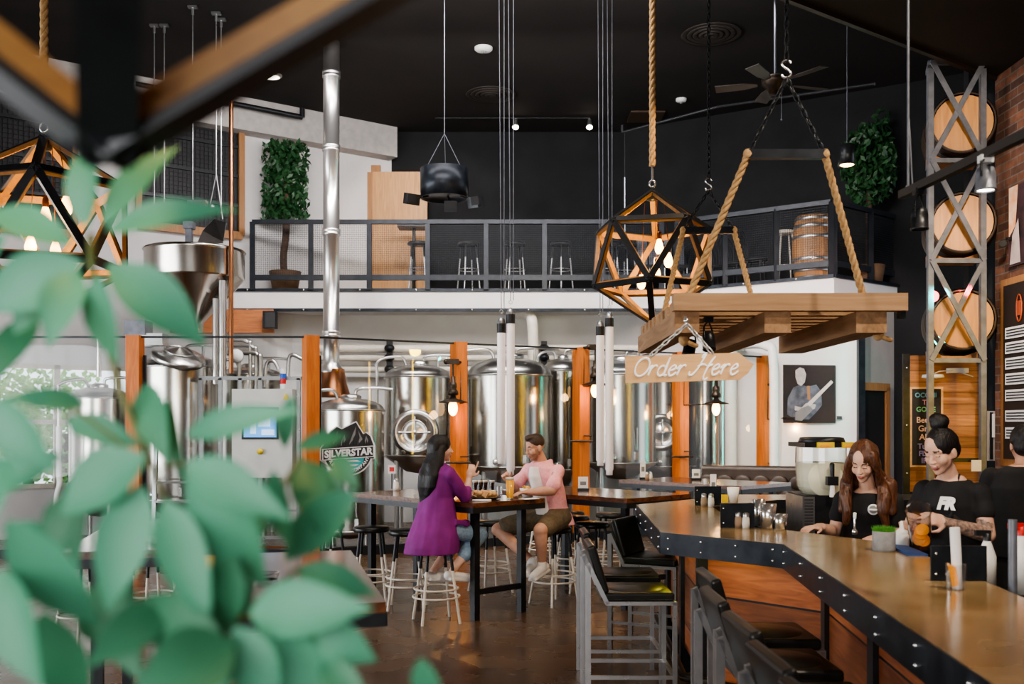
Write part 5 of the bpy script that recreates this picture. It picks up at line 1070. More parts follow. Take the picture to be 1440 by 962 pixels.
for i, (px, py, mm) in enumerate(((1312, 417, 'neon_red'), (1321, 480, 'neon_teal'))):
    c = W(px, py, 10.05+.1*i); t = thing('stage_light', ('small red stage lamp', 'small teal stage lamp')[i]+' beside the lowest barrel', 'lamp', c)
    dr = V((-.3, -1, -.2)) if i == 0 else V((-.7, -.6, -.5)); m_ = MB(); m_.lathe([(0, -.09), (.05, -.09), (.065, 0), (.06, .0)], c, 18, dr); m_.build('lamp_body', 'black', t); m_ = MB(); m_.lathe([(.058, -.005), (0, .0)], c, 18, dr); m_.build('lens', mm, t)
# plank wall with chalkboard
Yw = 10.45
def yz(py): return CH-(py-HY)/F*Yw
x0 = W(1272, 0, Yw).x; x1 = 4.93
m_ = MB(); m_.box(((x0+x1)/2, Yw, (1.0+yz(500))/2), (x1-x0, .06, yz(500)-1.0)); one('plank_wall_panel', m_, 'planks', 'wall panel of warm reclaimed planks behind the bartenders', 'panel')
m_ = MB(); m_.beam((x0, Yw-.04, .9), (x0, Yw-.04, yz(498)), .07, .03, up=(0, 1, 0))
for z in (1.2, 1.7, 2.3): m_.ell((x0, Yw-.06, z), .012, nu=6, nv=5, mi=1)
one('panel_edge_strip', m_, ['blue_steel', 'chrome'], 'dark steel edge strip with bolts left of the plank panel', 'strip')
cbd = thing('chalkboard', 'tall narrow chalkboard with coloured chalk writing on the plank panel', 'chalkboard', W(1301, 656, Yw-.05))
Yc2 = Yw-.06; rc = lambda mb, a, b2, c2, d, o, mi=None: rectY(mb, a, b2, c2, d, Yc2-o, .012, mi)
m_ = MB(); rc(m_, 1280, 1326, 544, 657, 0); m_.build('frame', 'signwood', cbd); m_ = MB(); rc(m_, 1283, 1323, 547, 654, .012); m_.build('writing_surface', 'board', cbd)
for i, (tx, px, py, sz, mm) in enumerate((('OCOMI', 1300, 556, 9.5, 'chalk1'), ('TO', 1302, 566, 10, 'chalk2'), ('GONE', 1300, 576, 10, 'chalk5'), ('Beurl', 1299, 591, 12, 'chalk3'), ('Grey', 1301, 603, 12, 'chalk3'), ('Ale', 1299, 615, 12.5, 'chalk3'), ('Turb', 1299, 628, 11, 'chalk4'), ('FLO', 1299, 638, 10.5, 'chalk4'), ('IPA', 1301, 648, 11, 'chalk4'))):
    m_ = MB(); m_.mesh(text_mesh(tx, sz*.95*Yw/F, .002), frame3(W(px+2, py, Yc2-.025), (1, 0, 0), (0, 0, 1))); m_.build('chalk_lettering', mm, cbd)
m_ = MB(); c = W(1312, 531, Yw-.3); m_.lathe([(0, .04), (.1, .03), (.11, .0), (.0, -.02)], c, 24); m_.tube(spline([c+V((0, 0, .03)), c+V((.12, .1, .07)), c+V((.3, .15, .07)), c+V((.5, .2, .02))], 5), .006, 6); m_.box(c+V((.33, .18, .08)), (.2, .08, .05)); one('wifi_puck', m_, 'whiteplastic', 'round white device with a cable at the top of the plank panel', 'device')
m_ = MB(); rectY(m_, 1366, 1380, 647, 663, 9.8, .004); m_.box(W(1350, 647, 9.85), (.35, .03, .04), mi=1); one('paper_note', m_, ['paper', 'blue_steel'], 'small white printed note taped beside the plank panel', 'note')
m_ = MB(); rectY(m_, 1389, 1404, 578, 648, 10.35, .03); rectY(m_, 1395, 1403, 582, 615, 10.32, .02, 1); rectY(m_, 1392, 1396, 580, 646, 10.33, .02, 2); one('notice_board', m_, ['greywall', 'paper', 'black'], 'narrow pale notice board with papers left of the brick wall', 'board')
# brick wall: menu board and poster (plane x = 4.93)
def bw(px, py, off=.02): Xp = 4.95-off; Y = Xp*F/(px-CX); return V((Xp, Y, CH-(py-HY)/F*Y))
def bwrect(mb, px0, px1, z0, z1, off, t=.02, mi=None):
    y0 = bw(px0, 0).y; y1 = bw(px1, 0).y; mb.box((4.95-off, (y0+y1)/2, (z0+z1)/2), (t, abs(y0-y1), z1-z0), mi=mi)
zT = bw(1418, 393).z; zB = bw(1418, 655).z
mbt = thing('menu_board', 'dark tap list board in a wooden frame on the brick wall', 'board', (4.9, bw(1430, 0).y, zB))
m_ = MB(); bwrect(m_, 1412, 1480, zB, zT, .03, .05); m_.build('frame', 'frameplank', mbt); m_ = MB(); bwrect(m_, 1418, 1474, zB+.07, zT-.07, .06, .02); m_.build('writing_surface', mat('brown black board', (.022, .014, .012), .6), mbt)
for i, py in enumerate((468, 489, 511, 533, 556, 585, 609)):
    z = bw(1430, py).z; m_ = MB(); bwrect(m_, 1422, 1470, z-.055, z+.055, .075, .01)
    for k in range(3): bwrect(m_, 1424, 1462-5*k, z-.035+k*.028, z-.022+k*.028, .082, .006, 1)
    m_.build('tap_card', ['paper', 'darkgrey'], mbt)
m_ = MB(); q = bw(1433, 433, .08); m_.tube([q+V((0, .05*cos(j*pi/10), .13*sin(j*pi/10))) for j in range(20)], .008, 5, closed=True); m_.beam(q+V((0, 0, -.07)), q+V((0, 0, .07)), .02, .05, up=(0, 1, 0)); m_.build('emblem', mat('rust red emblem', (.35, .07, .03), .5), mbt)
zT = bw(1430, 262).z; zB = bw(1430, 374).z; pt = thing('wall_poster', 'dark poster with an orange edge above the menu board', 'poster', (4.9, bw(1445, 0).y, zB))
m_ = MB(); bwrect(m_, 1422, 1478, zB, zT, .03, .03); m_.build('canvas', mat('dark printed canvas', (.02, .015, .02), .5, 0, (.10, .05, .06), 5), pt)
m_ = MB(); ya, yb2 = bw(1423, 0).y, bw(1436, 0).y; m_.add([(4.9, ya, zT), (4.9, yb2, zT), (4.9, yb2+.05, (zT+zB)/2), (4.9, ya, (zT+zB)/2-.1)], [(0, 1, 2, 3)]); m_.build('orange_flare', mat('orange flare print', (.9, .3, .06), .5, 0, (.95, .75, .6), 6), pt)
m_ = MB(); ya, yb2 = bw(1425, 0).y, bw(1440, 0).y; m_.add([(4.895, ya, zB+.02), (4.895, yb2, zB+.02), (4.895, yb2+.04, zB+.45), (4.895, ya-.05, zB+.3)], [(0, 1, 2, 3)]); m_.build('pale_figure', mat('pale print', (.6, .5, .48), .5), pt)
q = bw(1412, 341, .12); canspot(q, (-.4, -.6, -.2), 'small black clip light on the brick wall below the poster', .08, .035, mount=q+V((.06, .02, .04)))
# guitarist picture
gd = (C1-C0).normalized(); gn2 = V((gd.y, -gd.x, 0))
def pw_(px, py, off=.03):
    k = (px-CX)/F; # line C0+gd*t
    t_ = (k*C0.y-C0.x)/(gd.x-k*gd.y); p = C0+gd*t_; p.z = CH-(py-HY)/F*p.y; return p+gn2*off
gt = thing('guitarist_picture', 'dark canvas picture of a guitarist on the white wall', 'picture', pw_(1140, 597))
m_ = MB(); m_.slab([pw_(1103, 513), pw_(1176, 514), pw_(1176, 595), pw_(1103, 595)], gn2, .03); m_.build('canvas', mat('dark maroon canvas', (.004, .0035, .004), .6, 0, (.020, .009, .008), 2.5), gt)
def pp_(mb, pts, off, mi): mb.poly([pw_(x, y, off) for x, y in pts], mi)
m_ = MB(); pp_(m_, [(1118, 545), (1128, 541), (1138, 544), (1150, 541), (1157, 551), (1158, 570), (1150, 580), (1140, 590), (1120, 590), (1109, 583), (1110, 560)], .065, 0); m_.build('figure_shirt', mat('grey blue shirt print', (.05, .06, .08), .6, 0, (.13, .15, .19), 9), gt)
m_ = MB(); pp_(m_, [(1121, 521), (1127, 517), (1133, 519), (1136, 527), (1134, 538), (1129, 543), (1124, 540), (1121, 531)], .07, 0); pp_(m_, [(1120, 571), (1130, 573), (1136, 567), (1150, 569), (1148, 575), (1132, 579), (1120, 577)], .072, 0); pp_(m_, [(1137, 543), (1141, 543), (1142, 562), (1138, 562)], .072, 1); m_.build('figure_skin', [mat('monochrome skin print', (.35, .32, .32), .6, 0, (.5, .46, .45), 14), 'frameplank'], gt)
m_ = MB(); pp_(m_, [(1137, 568), (1171, 535), (1174, 538), (1141, 572)], .074, 0); pp_(m_, [(1121, 580), (1130, 574), (1140, 570), (1146, 576), (1138, 584), (1130, 592), (1121, 591)], .074, 1); m_.build('figure_guitar', [mat('pale guitar neck print', (.6, .53, .5), .6), 'midgrey'], gt)
m_ = MB(); m_.slab([pw_(1178, 585), pw_(1185, 585), pw_(1185, 590), pw_(1178, 590)], gn2, .02); one('light_switch', m_, 'black', 'tiny black wall plate right of the guitarist picture', 'switch')
# tufted booth sofa
s0 = W(955, 0, 15.6); bs = thing('booth_sofa', 'dark tufted leather booth bench against the white wall', 'sofa', (W(1070, 0, 14).x, 14.0, 0))
p0 = V((2.75, 14.35, 0)); p1 = V((4.45, 13.7, 0)); d = (p1-p0).normalized(); nn = V((d.y, -d.x, 0))
m_ = MB(); m_.beam(p0+nn*.3+V((0, 0, .25)), p1+nn*.3+V((0, 0, .25)), .6, .5); m_.build('seat', 'sky_lo', bs)
m_ = MB(); m_.beam(p0+V((0, 0, .55)), p1+V((0, 0, .55)), .14, 1.0); m_.tube([p0+V((0, 0, 1.06)), p1+V((0, 0, 1.06))], .07, 12)
for i in range(7):
    for j in range(3):
        q = p0+d*((i+.3+.5*(j % 2))*.25)+nn*.07+V((0, 0, .5+.2*j)); m_.ell(q, (.13, .03, .1), Matrix.Rotation(atan2(d.y, d.x), 3, 'Z'), 10, 8)
m_.build('tufted_backrest', 'sky_lo', bs)
# ============================================================ HIGH TABLES
TU = V((.73, .683, 0)).normalized(); TV = V((-.683, .73, 0)).normalized()
def htable(N_, lu, lv, label, n=2, U=TU, Vv=TV):
    N_ = V(N_); c = N_+U*lu/2+Vv*lv/2; t = thing('high_table', label, 'table', (c.x, c.y, 0))
    m_ = MB(); q = [N_, N_+U*lu, N_+U*lu+Vv*lv, N_+Vv*lv]; m_.prism([p[:2] for p in q], .965, 1.035); m_.build('tabletop', 'tablewood', t)
    m_ = MB()
    for i in range(4): a, b2 = q[i], q[(i+1) % 4]; o = (c-(a+b2)/2).normalized()*.0; m_.beam(a+V((0, 0, .97))+o, b2+V((0, 0, .97))+o, .012, .05)
    m_.build('edge_band', 'black', t)
    for a in (.15, lu-.15):
        for b2 in (.15, lv-.15): m_ = MB(); p = N_+U*a+Vv*b2; m_.beam(p, p+V((0, 0, .965)), .06, .06, up=U); m_.build('leg', 'black', t)
    for b2 in (.15, lv-.15): m_ = MB(); m_.beam(N_+U*.15+Vv*b2+V((0, 0, .24)), N_+U*(lu-.15)+Vv*b2+V((0, 0, .24)), .03, .05); m_.build('foot_rail', 'black', t); return t
T1 = V((-.33, 8.48, 0)); htable(T1, .86, 1.85, 'long dark red high table where the couple sits')
T2 = V((1.04, 9.0, 0)); htable(T2, .95, 1.7, 'empty dark high table to the right of the seated man')
T3 = V((2.5, 10.85, 0)); htable(T3, 1.0, 1.75, 'farthest dark high table, in front of the booth sofa')
tl_ = V((-1.25, 3.55, 0)); htable(tl_, .8, 1.6, 'near wooden table behind the big leaves, set with glasses', U=V((.97, .24, 0)).normalized(), Vv=V((-.24, .97, 0)).normalized())
t5 = V((-2.35, 5.2, 0)); htable(t5, .9, 1.5, 'wooden table farther left behind the leaves with napkins and glasses', U=V((.97, .24, 0)).normalized(), Vv=V((-.24, .97, 0)).normalized())
# ============================================================ ROUND STOOLS
sl = [((522, 9.55), 'black and white stool, leftmost at the long table'), ((573, 9.25), 'black and white stool just left of the woman in purple'), (None, 'stool under the woman in purple'),
      ((690, 10.15), 'stool with a pale worn seat on the far side of the long table'), (None, 'stool under the man in pink'), ((806, 10.65), 'stool behind the seated man, left of the second table'), ((833, 9.95), 'black stool in front of the second table, between man and bar'),
      ((860, 11.0), 'black stool behind the second table corner'), ((800, 11.2), 'black stool half hidden behind the seated man'), ((768, 11.95), 'black stool farthest behind the seated man'),
      ((215, 8.3), 'stool at the left behind the leaves'), ((120, 7.8), 'stool at the far left behind the leaves'), ((460, 9.9), 'stool partly behind the leaves left of the long table')]
pr = None
for i, (pos, lb) in enumerate(sl):
    p = WC if i == 2 else MC if i == 4 else V((W(pos[0], 0, pos[1]).x, pos[1], 0))
    if pr is None: pr = thing('round_stool', lb, 'stool', p, 'round bar stools with cream painted legs'); stool_parts(pr, 'vinyl', 'black', 'whitepaint', z=.73, r=.175, sp=.235, low=.45, rings=(.22, .29))
    else: dup(pr, p, random.random()*1.2, lb)
# ============================================================ THE BAR
OUT = [(2.75, 9.04), (2.07, 9.04), (.99, 7.9), (.88, 5.88), (1.44, 5.28), (1.18, 2.5), (1.06, 1.2)]
INN = [(1.66, 1.2), (1.87, 3.66), (2.05, 5.3), (1.62, 6.02), (1.42, 6.2), (1.55, 7.7), (2.25, 8.42), (2.75, 8.42)]
bar = thing('bar_counter', 'long angled bar with a tan burnished top and riveted black steel edge', 'bar', (1.5, 5.3, 0))
m_ = MB(); m_.prism(OUT+INN, 1.04, 1.07); m_.build('bar_top', 'bartop', bar)
def offs(pts, d):
    out = []
    for i, p in enumerate(pts):
        a = V(pts[max(i-1, 0)]); b2 = V(p); c = V(pts[min(i+1, len(pts)-1)]); n1 = (b2-a); n2 = (c-b2)
        if n1.length < 1e-6: n1 = n2
        if n2.length < 1e-6: n2 = n1
        n1 = V((-n1.y, n1.x)).normalized(); n2 = V((-n2.y, n2.x)).normalized(); n = (n1+n2).normalized(); out.append(tuple(b2+n*d/max(.5, n.dot(n1))))
    return out
m_ = MB()
for P_, k in ((OUT, .006), (INN, .006)):
    for i in range(len(P_)-1): m_.beam((*P_[i], 1.005), (*P_[i+1], 1.005), .014, .128)
m_.build('edge_band', 'blue_steel', bar)
m_ = MB()
for i in range(len(OUT)-1):
    a, b2 = V((*OUT[i], 0)), V((*OUT[i+1], 0)); L = (b2-a).length; n = max(1, round(L/(.28 if L < 1.7 else .46))); d = (b2-a)/L; nn = V((d.y, -d.x, 0))
    if nn.dot(V((-1, -.3, 0))) < 0: nn = -nn
    for j in range(n+1):
        f = .06/L+(1-.12/L)*j/n
        for z in (1.035, .975): m_.ell(a+(b2-a)*f+nn*.009+V((0, 0, z)), (.0075, .0075, .0075), nu=8, nv=5)
m_.build('rivets', 'chrome', bar)
IN2 = [(p[0], p[1]) for p in offs(OUT, .27)]
cen = V((1.6, 6.8))
if (V(IN2[3])-cen).length > (V(OUT[3])-cen).length: IN2 = offs(OUT, -.27)
IN3 = offs(OUT, .36) if IN2 == offs(OUT, .27) else offs(OUT, -.36)
for i in range(len(OUT)-1):
    a, b2 = V((*IN2[i], 0)), V((*IN2[i+1], 0)); d = (b2-a).normalized()
    m_ = MB(); m_.beam(a+V((0, 0, .61)), b2+V((0, 0, .61)), .03, .86); m_.build('front_panel', 'barpanel' if abs(d.x) > abs(d.y) else 'barpanelY', bar)
    k0, k1 = V((*IN3[i], 0)), V((*IN3[i+1], 0)); m_ = MB(); m_.beam(k0+V((0, 0, .09)), k1+V((0, 0, .09)), .03, .18); m_.build('kick_board', 'black', bar)
    L = (b2-a).length; n = max(1, round(L/1.05))
    for j in range(n+1):
        if j == n and i < len(OUT)-2: continue
        m_ = MB(); p = a+(b2-a)*(j/n); m_.beam(p, p+V((0, 0, 1.03)), .09, .075, up=(0, 1, 0)); m_.build('upright', 'black', bar)
FR = offs(OUT, .14) if IN2 == offs(OUT, .27) else offs(OUT, -.14)
m_ = MB(); m_.tube([V((*p, .2)) for p in FR[2:]], .028, 10)
m_.build('foot_rail', 'castiron', bar)
m_ = MB()
for i in range(len(INN)-1): m_.beam((*INN[i], .5), (*INN[i+1], .5), .03, .98)
m_.build('back_panel', 'black_matte', bar)
# two weak yellow point lights under the bar edge
for p, q2 in (((1.2, 5.62, 1.0), None), ((1.05, 6.6, 1.0), None)):
    l = bpy.data.lights.new('bar_glow', 'POINT'); l.energy = 1.2; l.color = (.9, .8, .1); l.shadow_soft_size = .03; o_ = bpy.data.objects.new('bar_glow', l); COL.objects.link(o_); o_.location = p
# dividers standing on the bar
def divider(px0, px1, py1, label, h=.15):
    a = WZ(px0, py1, 1.07); b2 = V((W(px1, 0, a.y).x, a.y, 1.07)); t = thing('menu_divider', label, 'divider', ((a.x+b2.x)/2, a.y, 1.07))
    m_ = MB(); m_.box(((a.x+b2.x)/2, a.y, 1.07+h/2), (b2.x-a.x, .012, h)); m_.build('plate', 'blue_steel', t)
    m_ = MB()
    for z in (.03, h-.03): m_.ell((a.x+.018, a.y-.008, 1.07+z), .006, nu=8, nv=5)
    m_.build('rivet', 'chrome', t); return a
divider(977, 1014, 711, 'upright dark steel plate on the far bend of the bar')
divider(1013, 1061, 742, 'upright dark steel plate beside the metal shaker cups')
divider(1309, 1387, 817, 'upright blue black steel plate in front of the bartender with the bun', h=.142)
def lathe1(name, prof, c, m, label, cat, n=18, group=None, mi=None):
    m_ = MB(); m_.lathe(prof, c, n); return one(name, m_, m, label, cat, group)
def shaker(px, py, z0, fill, label, s=1):
    c = WZ(px, py, z0); t = thing('salt_shaker' if fill == 'salt' else 'pepper_shaker', label, 'shaker', c)
    m_ = MB(); m_.lathe([(0, 0), (.022*s, 0), (.024*s, .03), (.022*s, .06*s), (.017*s, .072*s)], c, 16); m_.build('jar', fill, t)
    m_ = MB(); m_.lathe([(.019*s, .07*s), (.02*s, .09*s), (.01*s, .097*s), (0, .098*s)], c, 16); m_.build('lid', 'frame_steel', t)
shaker(1038, 742, 1.07, 'pepper', 'pepper shaker leaning on the plate beside the shaker cups')
shaker(1049, 743, 1.07, 'salt', 'salt shaker beside the metal shaker cups')
shaker(990, 712, 1.07, 'pepper', 'pepper shaker in front of the far steel plate on the bar', 1.05)
shaker(1000, 712.5, 1.07, 'salt', 'salt shaker in front of the far steel plate on the bar', 1.05)
for i, (px, py, r0, r1, h) in enumerate(((1067, 739, .032, .042, .165), (1080, 743, .04, .05, .15), (1098, 745, .032, .04, .095))):
    lathe1('metal_cup', [(0, .0), (r0, 0), (r1, h), (r1-.003, h), (r0-.003, .01), (0, .01)], WZ(px, py, 1.07), 'chrome', ('tallest metal shaker cup behind the others', 'wide metal shaker cup in the middle', 'small metal shaker cup on the right')[i], 'cup', 24)
lathe1('paper_cup', [(0, .0), (.036, 0), (.05, .12), (.047, .12), (.034, .006), (0, .006)], WZ(1031, 706, 1.07), 'whiteplastic', 'white plastic cup on the far part of the bar', 'cup')
m_ = MB(); m_.box(WZ(1019, 706, 1.07)+V((0, 0, .03)), (.05, .03, .06)); one('yellow_card', m_, 'yellow', 'small yellow card beside the white cup', 'card')
def card(px, py, z0, label, w=.06, h=.1, dark=True):
    c = WZ(px, py, z0); t = thing('card_holder', label, 'card', c); m_ = MB(); m_.box(c+V((0, 0, .012)), (w*1.2, .05, .024)); m_.build('holder', 'black', t)
    m_ = MB(); m_.box(c+V((0, 0, h/2+.02)), (w, .006, h)); m_.box(c+V((0, -.004, h*.62)), (w*.6, .003, h*.3), mi=1); m_.build('card', ['paper', 'midgrey'], t)
card(1003, 704, 1.07, 'small white card standing behind the far steel plate', .05, .2)
card(979, 675, 1.035, 'printed table card on the farthest high table', .1, .11)
card(904, 674, 1.035, 'tall white table card at the left end of the farthest table', .065, .2)
card(820, 690, 1.035, 'printed table card on the second high table', .1, .12)
shaker(910, 675, 1.035, 'pepper', 'pepper shaker on the farthest high table'); shaker(915, 675, 1.035, 'salt', 'salt shaker on the farthest high table')
shaker(557, 690, 1.035, 'salt', 'squat salt jar on the long table left of the woman', 1.3)
m_ = MB(); c = W(551, 660, 10.4); m_.box(c, (.08, .01, .09)); m_.box(c+V((0, -.007, 0)), (.05, .004, .045), mi=1); m_.tube([c+V((0, 0, -.04)), V((c.x, c.y, 1.035))], .006, 6, mi=2); one('table_number', m_, ['paper', 'red', 'black'], 'small white sign with a red print on a stalk behind the long table', 'sign')
# pot with grass
c = WZ(1243, 775, 1.07); t = thing('grass_pot', 'grey cement pot of bright green grass on the bar', 'plant', c)
m_ = MB(); m_.lathe([(0, 0), (.052, 0), (.055, .01), (.056, .1), (.048, .1), (.046, .09), (0, .09)], c, 28); m_.build('pot', 'concrete', t)
m_ = MB()
for i in range(900):
    a = random.uniform(0, 2*pi); r_ = .05*sqrt(random.random()); b2 = c+V((r_*cos(a), r_*sin(a), .09)); tip = b2+V((cos(a)*random.uniform(0, .018), sin(a)*random.uniform(0, .018), random.uniform(.02, .04))); u = V((random.uniform(-1, 1), random.uniform(-1, 1), 0))*.003
    m_.poly([b2-u, b2+u, tip])
m_.build('grass', 'grass', t)
c = WZ(1268, 768, 1.07); t = thing('squeeze_bottle', 'white squeeze bottle with a nozzle beside the grass pot', 'bottle', c)
m_ = MB(); m_.lathe([(0, 0), (.036, 0), (.038, .01), (.037, .055), (.03, .066)], c, 20); m_.build('bottle', 'whiteplastic', t); m_ = MB(); m_.lathe([(.032, .064), (.032, .08), (.012, .09), (.007, .13), (0, .132)], c, 16); m_.build('nozzle_cap', 'whiteplastic', t)
c = WZ(1202, 752, 1.07); t = thing('straw_dispenser', 'thin metal pourer with a pale cork standing on the bar', 'dispenser', c); m_ = MB(); m_.lathe([(0, 0), (.016, 0), (.016, .025), (.006, .035), (.006, .1)], c, 14); m_.build('stem', 'chrome', t); m_ = MB(); m_.lathe([(.008, .09), (.01, .125), (0, .13)], c, 12); m_.build('cork', 'whiteplastic', t)
# receipt roll + orange glass
c = WZ(1348, 829, 1.07); t = thing('rolled_receipt', 'tall white rolled paper standing on the near bar', 'paper', c)
m_ = MB(); m_.tube([c+V((.004, .02, .0)), c+V((.0, .02, .13)), c+V((-.006, .02, .235))], .019, 14, caps=True); m_.build('roll', 'paper', t)
c = c+V((-.015, -.01, 0)); t = thing('orange_glass', 'clear tumbler with an orange wedge in front of the paper roll', 'glass', c); m_ = MB(); m_.lathe([(0, 0), (.034, 0), (.038, .1), (.036, .1), (.032, .006), (0, .006)], c, 20); m_.build('tumbler', 'cupglass', t); m_ = MB(); m_.slab([c+V((-.025, 0, .1)), c+V((.0, 0, .085)), c+V((.012, 0, .02)), c+V((-.005, 0, .01))], (0, 1, 0), .02); m_.build('orange_wedge', 'orange', t)
# blue towel on inner bar
m_ = MB(); c = V((1.98, 5.05, 1.075)); m_.box(c, (.1, .5, .012), (0, .05, -.1)); one('bar_mat', m_, mat('blue rubber mat', (.02, .06, .2), .6), 'blue mat along the inner edge of the bar', 'mat')
# slush machine
Ym = 6.9; x0, x1 = W(1132, 0, Ym).x, W(1204, 0, Ym).x; cx2 = (x0+x1)/2; zc, zb_ = W(0, 697, Ym).z, .92
t = thing('slush_machine', 'slush machine with a pale drink, black cap and yellow fruit label', 'machine', (cx2, Ym+.2, zb_))
m_ = MB(); m_.box((cx2, Ym+.25, (zc+zb_)/2), (x1-x0-.02, .45, zc-zb_)); m_.box((x0+.03, Ym+.02, (zc+zb_)/2), (.085, .012, zc-zb_-.02), mi=1); m_.box((x0+.0, Ym+.24, (zc+zb_)/2), (.012, .44, zc-zb_-.02), mi=1)
for j in range(12): m_.box((x0+.03, Ym+.012, zb_+.03+j*(zc-zb_-.06)/11), (.06, .006, .008), mi=2)
m_.build('base_housing', ['black', 'frame_steel', 'darkgrey'], t)
z1 = W(0, 652, Ym).z; z2 = W(0, 630, Ym).z
m_ = MB(); m_.loft([(V((cx2, Ym+.22, z)), V((a, 0, 0)), V((0, a*1.25, 0))) for z, a in ((zc, .12), (zc+.04, .155), (zc+.1, .168), (z1, .168))], 28); m_.build('slush_drink', 'slush', t)
m_ = MB(); m_.loft([(V((cx2, Ym+.22, z)), V((a, 0, 0)), V((0, a*1.25, 0))) for z, a in ((zc+.01, .14), (zc+.05, .165), (z1, .175), (z2, .172))], 28); m_.build('clear_bowl', 'clearplastic', t)
z3 = W(0, 617, Ym).z
m_ = MB(); m_.box((cx2, Ym+.22, z2+.02), (.35, .42, .03)); m_.loft([(V((cx2, Ym+.2, z)), V((a, 0, 0)), V((0, a*1.1, 0))) for z, a in ((z2+.03, .165), (z2+.07, .15), (z3+.01, .11))], 24); m_.build('cap', 'black', t)
for i, (a, b2) in enumerate(((1149, 1173), (1184, 1202))): m_ = MB(); rectY(m_, a, b2, 622, 630, Ym+.0, .02); rectY(m_, a+5, b2-5, 626, 629, Ym-.015, .01, 1); m_.build('fruit_label', ['yellow', 'orange'], t)
q = W(1168, 672, Ym); m_ = MB(); m_.lathe([(.0, -.0), (.12, -.02), (.125, .0), (.12, .01), (.0, .015)], q+V((-.02, .04, -.01)), 28, (0, -1, 0)); m_.build('front_disc', 'slush', t)
m_ = MB(); m_.capsule(q+V((0, -.03, .09)), .018, q+V((.0, -.04, .0)), .013); m_.box(q+V((0, -.03, -.02)), (.075, .05, .06)); m_.build('tap_handle', 'black', t); m_ = MB(); m_.lathe([(.014, 0), (.018, -.05), (.02, -.09)], q+V((0, -.04, -.04)), 14); m_.build('spout', 'whiteplastic', t)
# back counter below machine and behind bartenders
t = thing('back_counter', 'black work counter carrying the slush machine inside the bar', 'counter', (2.8, 7.25, 0)); m_ = MB(); m_.box((2.75, 7.3, .45), (1.7, .9, .9)); m_.build('cabinet', 'black_matte', t); m_ = MB(); m_.box((2.75, 7.3, .91), (1.72, .92, .02)); m_.build('worktop', 'blue_steel', t)
t = thing('back_bar_fridge', 'long black back bar counter in front of the plank panel', 'counter', (4.0, 8.6, 0)); m_ = MB(); m_.box((4.0, 8.6, .52), (1.75, .65, 1.04)); m_.build('cabinet', 'black_matte', t); m_ = MB(); m_.box((4.0, 8.6, 1.06), (1.8, .7, .04)); m_.build('worktop', 'black', t)
m_ = MB(); m_.box((4.0, 8.24, .99), (1.7, .01, .012)); m_.build('trim_line', 'grey_steel', t)
# things near right edge: tap tower pieces
m_ = MB(); c = WZ(1424, 832, 1.07); c.y = 3.9; c.x = W(1424, 0, 3.9).x; m_.tube([(c.x, 3.9, .96), (c.x, 3.9, 1.33)], .017, 12); one('beer_pipe', m_, 'grey_steel', 'vertical grey metal rod at the right end of the bar', 'rod')
for i, (px, py, Y, mm, h, lb) in enumerate(((1388, 828, 4.6, 'whiteplastic', .3, 'white cleaning bottle low behind the bar at the right'), (1436, 835, 4.3, 'red', .34, 'red and white bottle at the right edge of the photo'))):
    c = W(px, py, Y); t = thing('spray_bottle', lb, 'bottle', c); m_ = MB(); m_.lathe([(0, 0), (.04, 0), (.04, h*.5), (.015, h*.75)], c, 16); m_.build('bottle', 'whiteplastic', t); m_ = MB(); m_.lathe([(.018, h*.74), (.018, h*.85), (0, h*.86)], c, 12); m_.box(c+V((-.02, 0, h*.86)), (.07, .02, .025)); m_.build('spray_head', 'red' if i else 'black', t)
m_ = MB(); c = W(1404, 735, 6.9); m_.box((c.x+.1, 6.9, .98), (.5, .5, .03)); m_.box((c.x+.1, 6.9, .5), (.5, .46, .9), mi=1); one('side_shelf', m_, ['greywall', 'black_matte'], 'small pale topped stand beside the third worker', 'stand')
m_ = MB()
for k in range(14): m_.ell(c+V((random.uniform(-.02, .14), random.uniform(-.1, .05), random.uniform(-.16, .08))), random.uniform(.03, .05), nu=8, nv=6)
one('dried_orange_bunch', m_, mat('amber glass lumps', (.35, .12, .01), .25, 0, (.6, .25, .03), 20), 'amber orange bunch between the two workers at right', 'bunch')
# ============================================================ TABLE THINGS of the couple
def onT1(px, py): return WZ(px, py, 1.035)
c = onT1(717, 702.5); t = thing('beer_glass', 'tall glass of golden beer in front of the man', 'glass', c)
m_ = MB(); m_.lathe([(0, 0), (.03, 0), (.033, .05), (.04, .2), (.038, .2), (.03, .05), (.027, .01), (0, .01)], c, 22); m_.build('glass', 'cupglass', t)
m_ = MB(); m_.lathe([(0, .012), (.028, .012), (.031, .05), (.037, .175), (0, .175)], c, 22); m_.build('beer', 'beer', t); m_ = MB(); m_.lathe([(0, .175), (.038, .175), (.039, .198), (0, .2)], c, 22); m_.build('foam', 'foam', t)
fl = thing('beer_flight_board', 'dark tray board under the small dark beers', 'tray', onT1(678, 693)); m_ = MB(); m_.box(onT1(678, 693)+V((0, 0, .01)), (.3, .12, .02)); m_.build('board', 'tablewood', fl)
for i, px in enumerate((668, 675, 682, 692)):
    c = onT1(px, 693)+V((0, 0, .022)); t = thing('tasting_glass', ('leftmost small dark beer on the tray', 'second small dark beer on the tray', 'third small dark beer on the tray', 'separate small dark beer at the right end of the tray')[i], 'glass', c, 'small dark beers on the tray')
    m_ = MB(); m_.lathe([(0, 0), (.02, 0), (.029, .1), (.027, .1), (.018, .006), (0, .006)], c, 16); m_.build('glass', 'cupglass', t); m_ = MB(); m_.lathe([(0, .008), (.018, .008), (.025, .08), (0, .08)], c, 16); m_.build('beer', 'darkbeer', t); m_ = MB(); m_.lathe([(0, .08), (.026, .08), (.027, .1), (0, .1)], c, 16); m_.build('foam', 'foam', t)
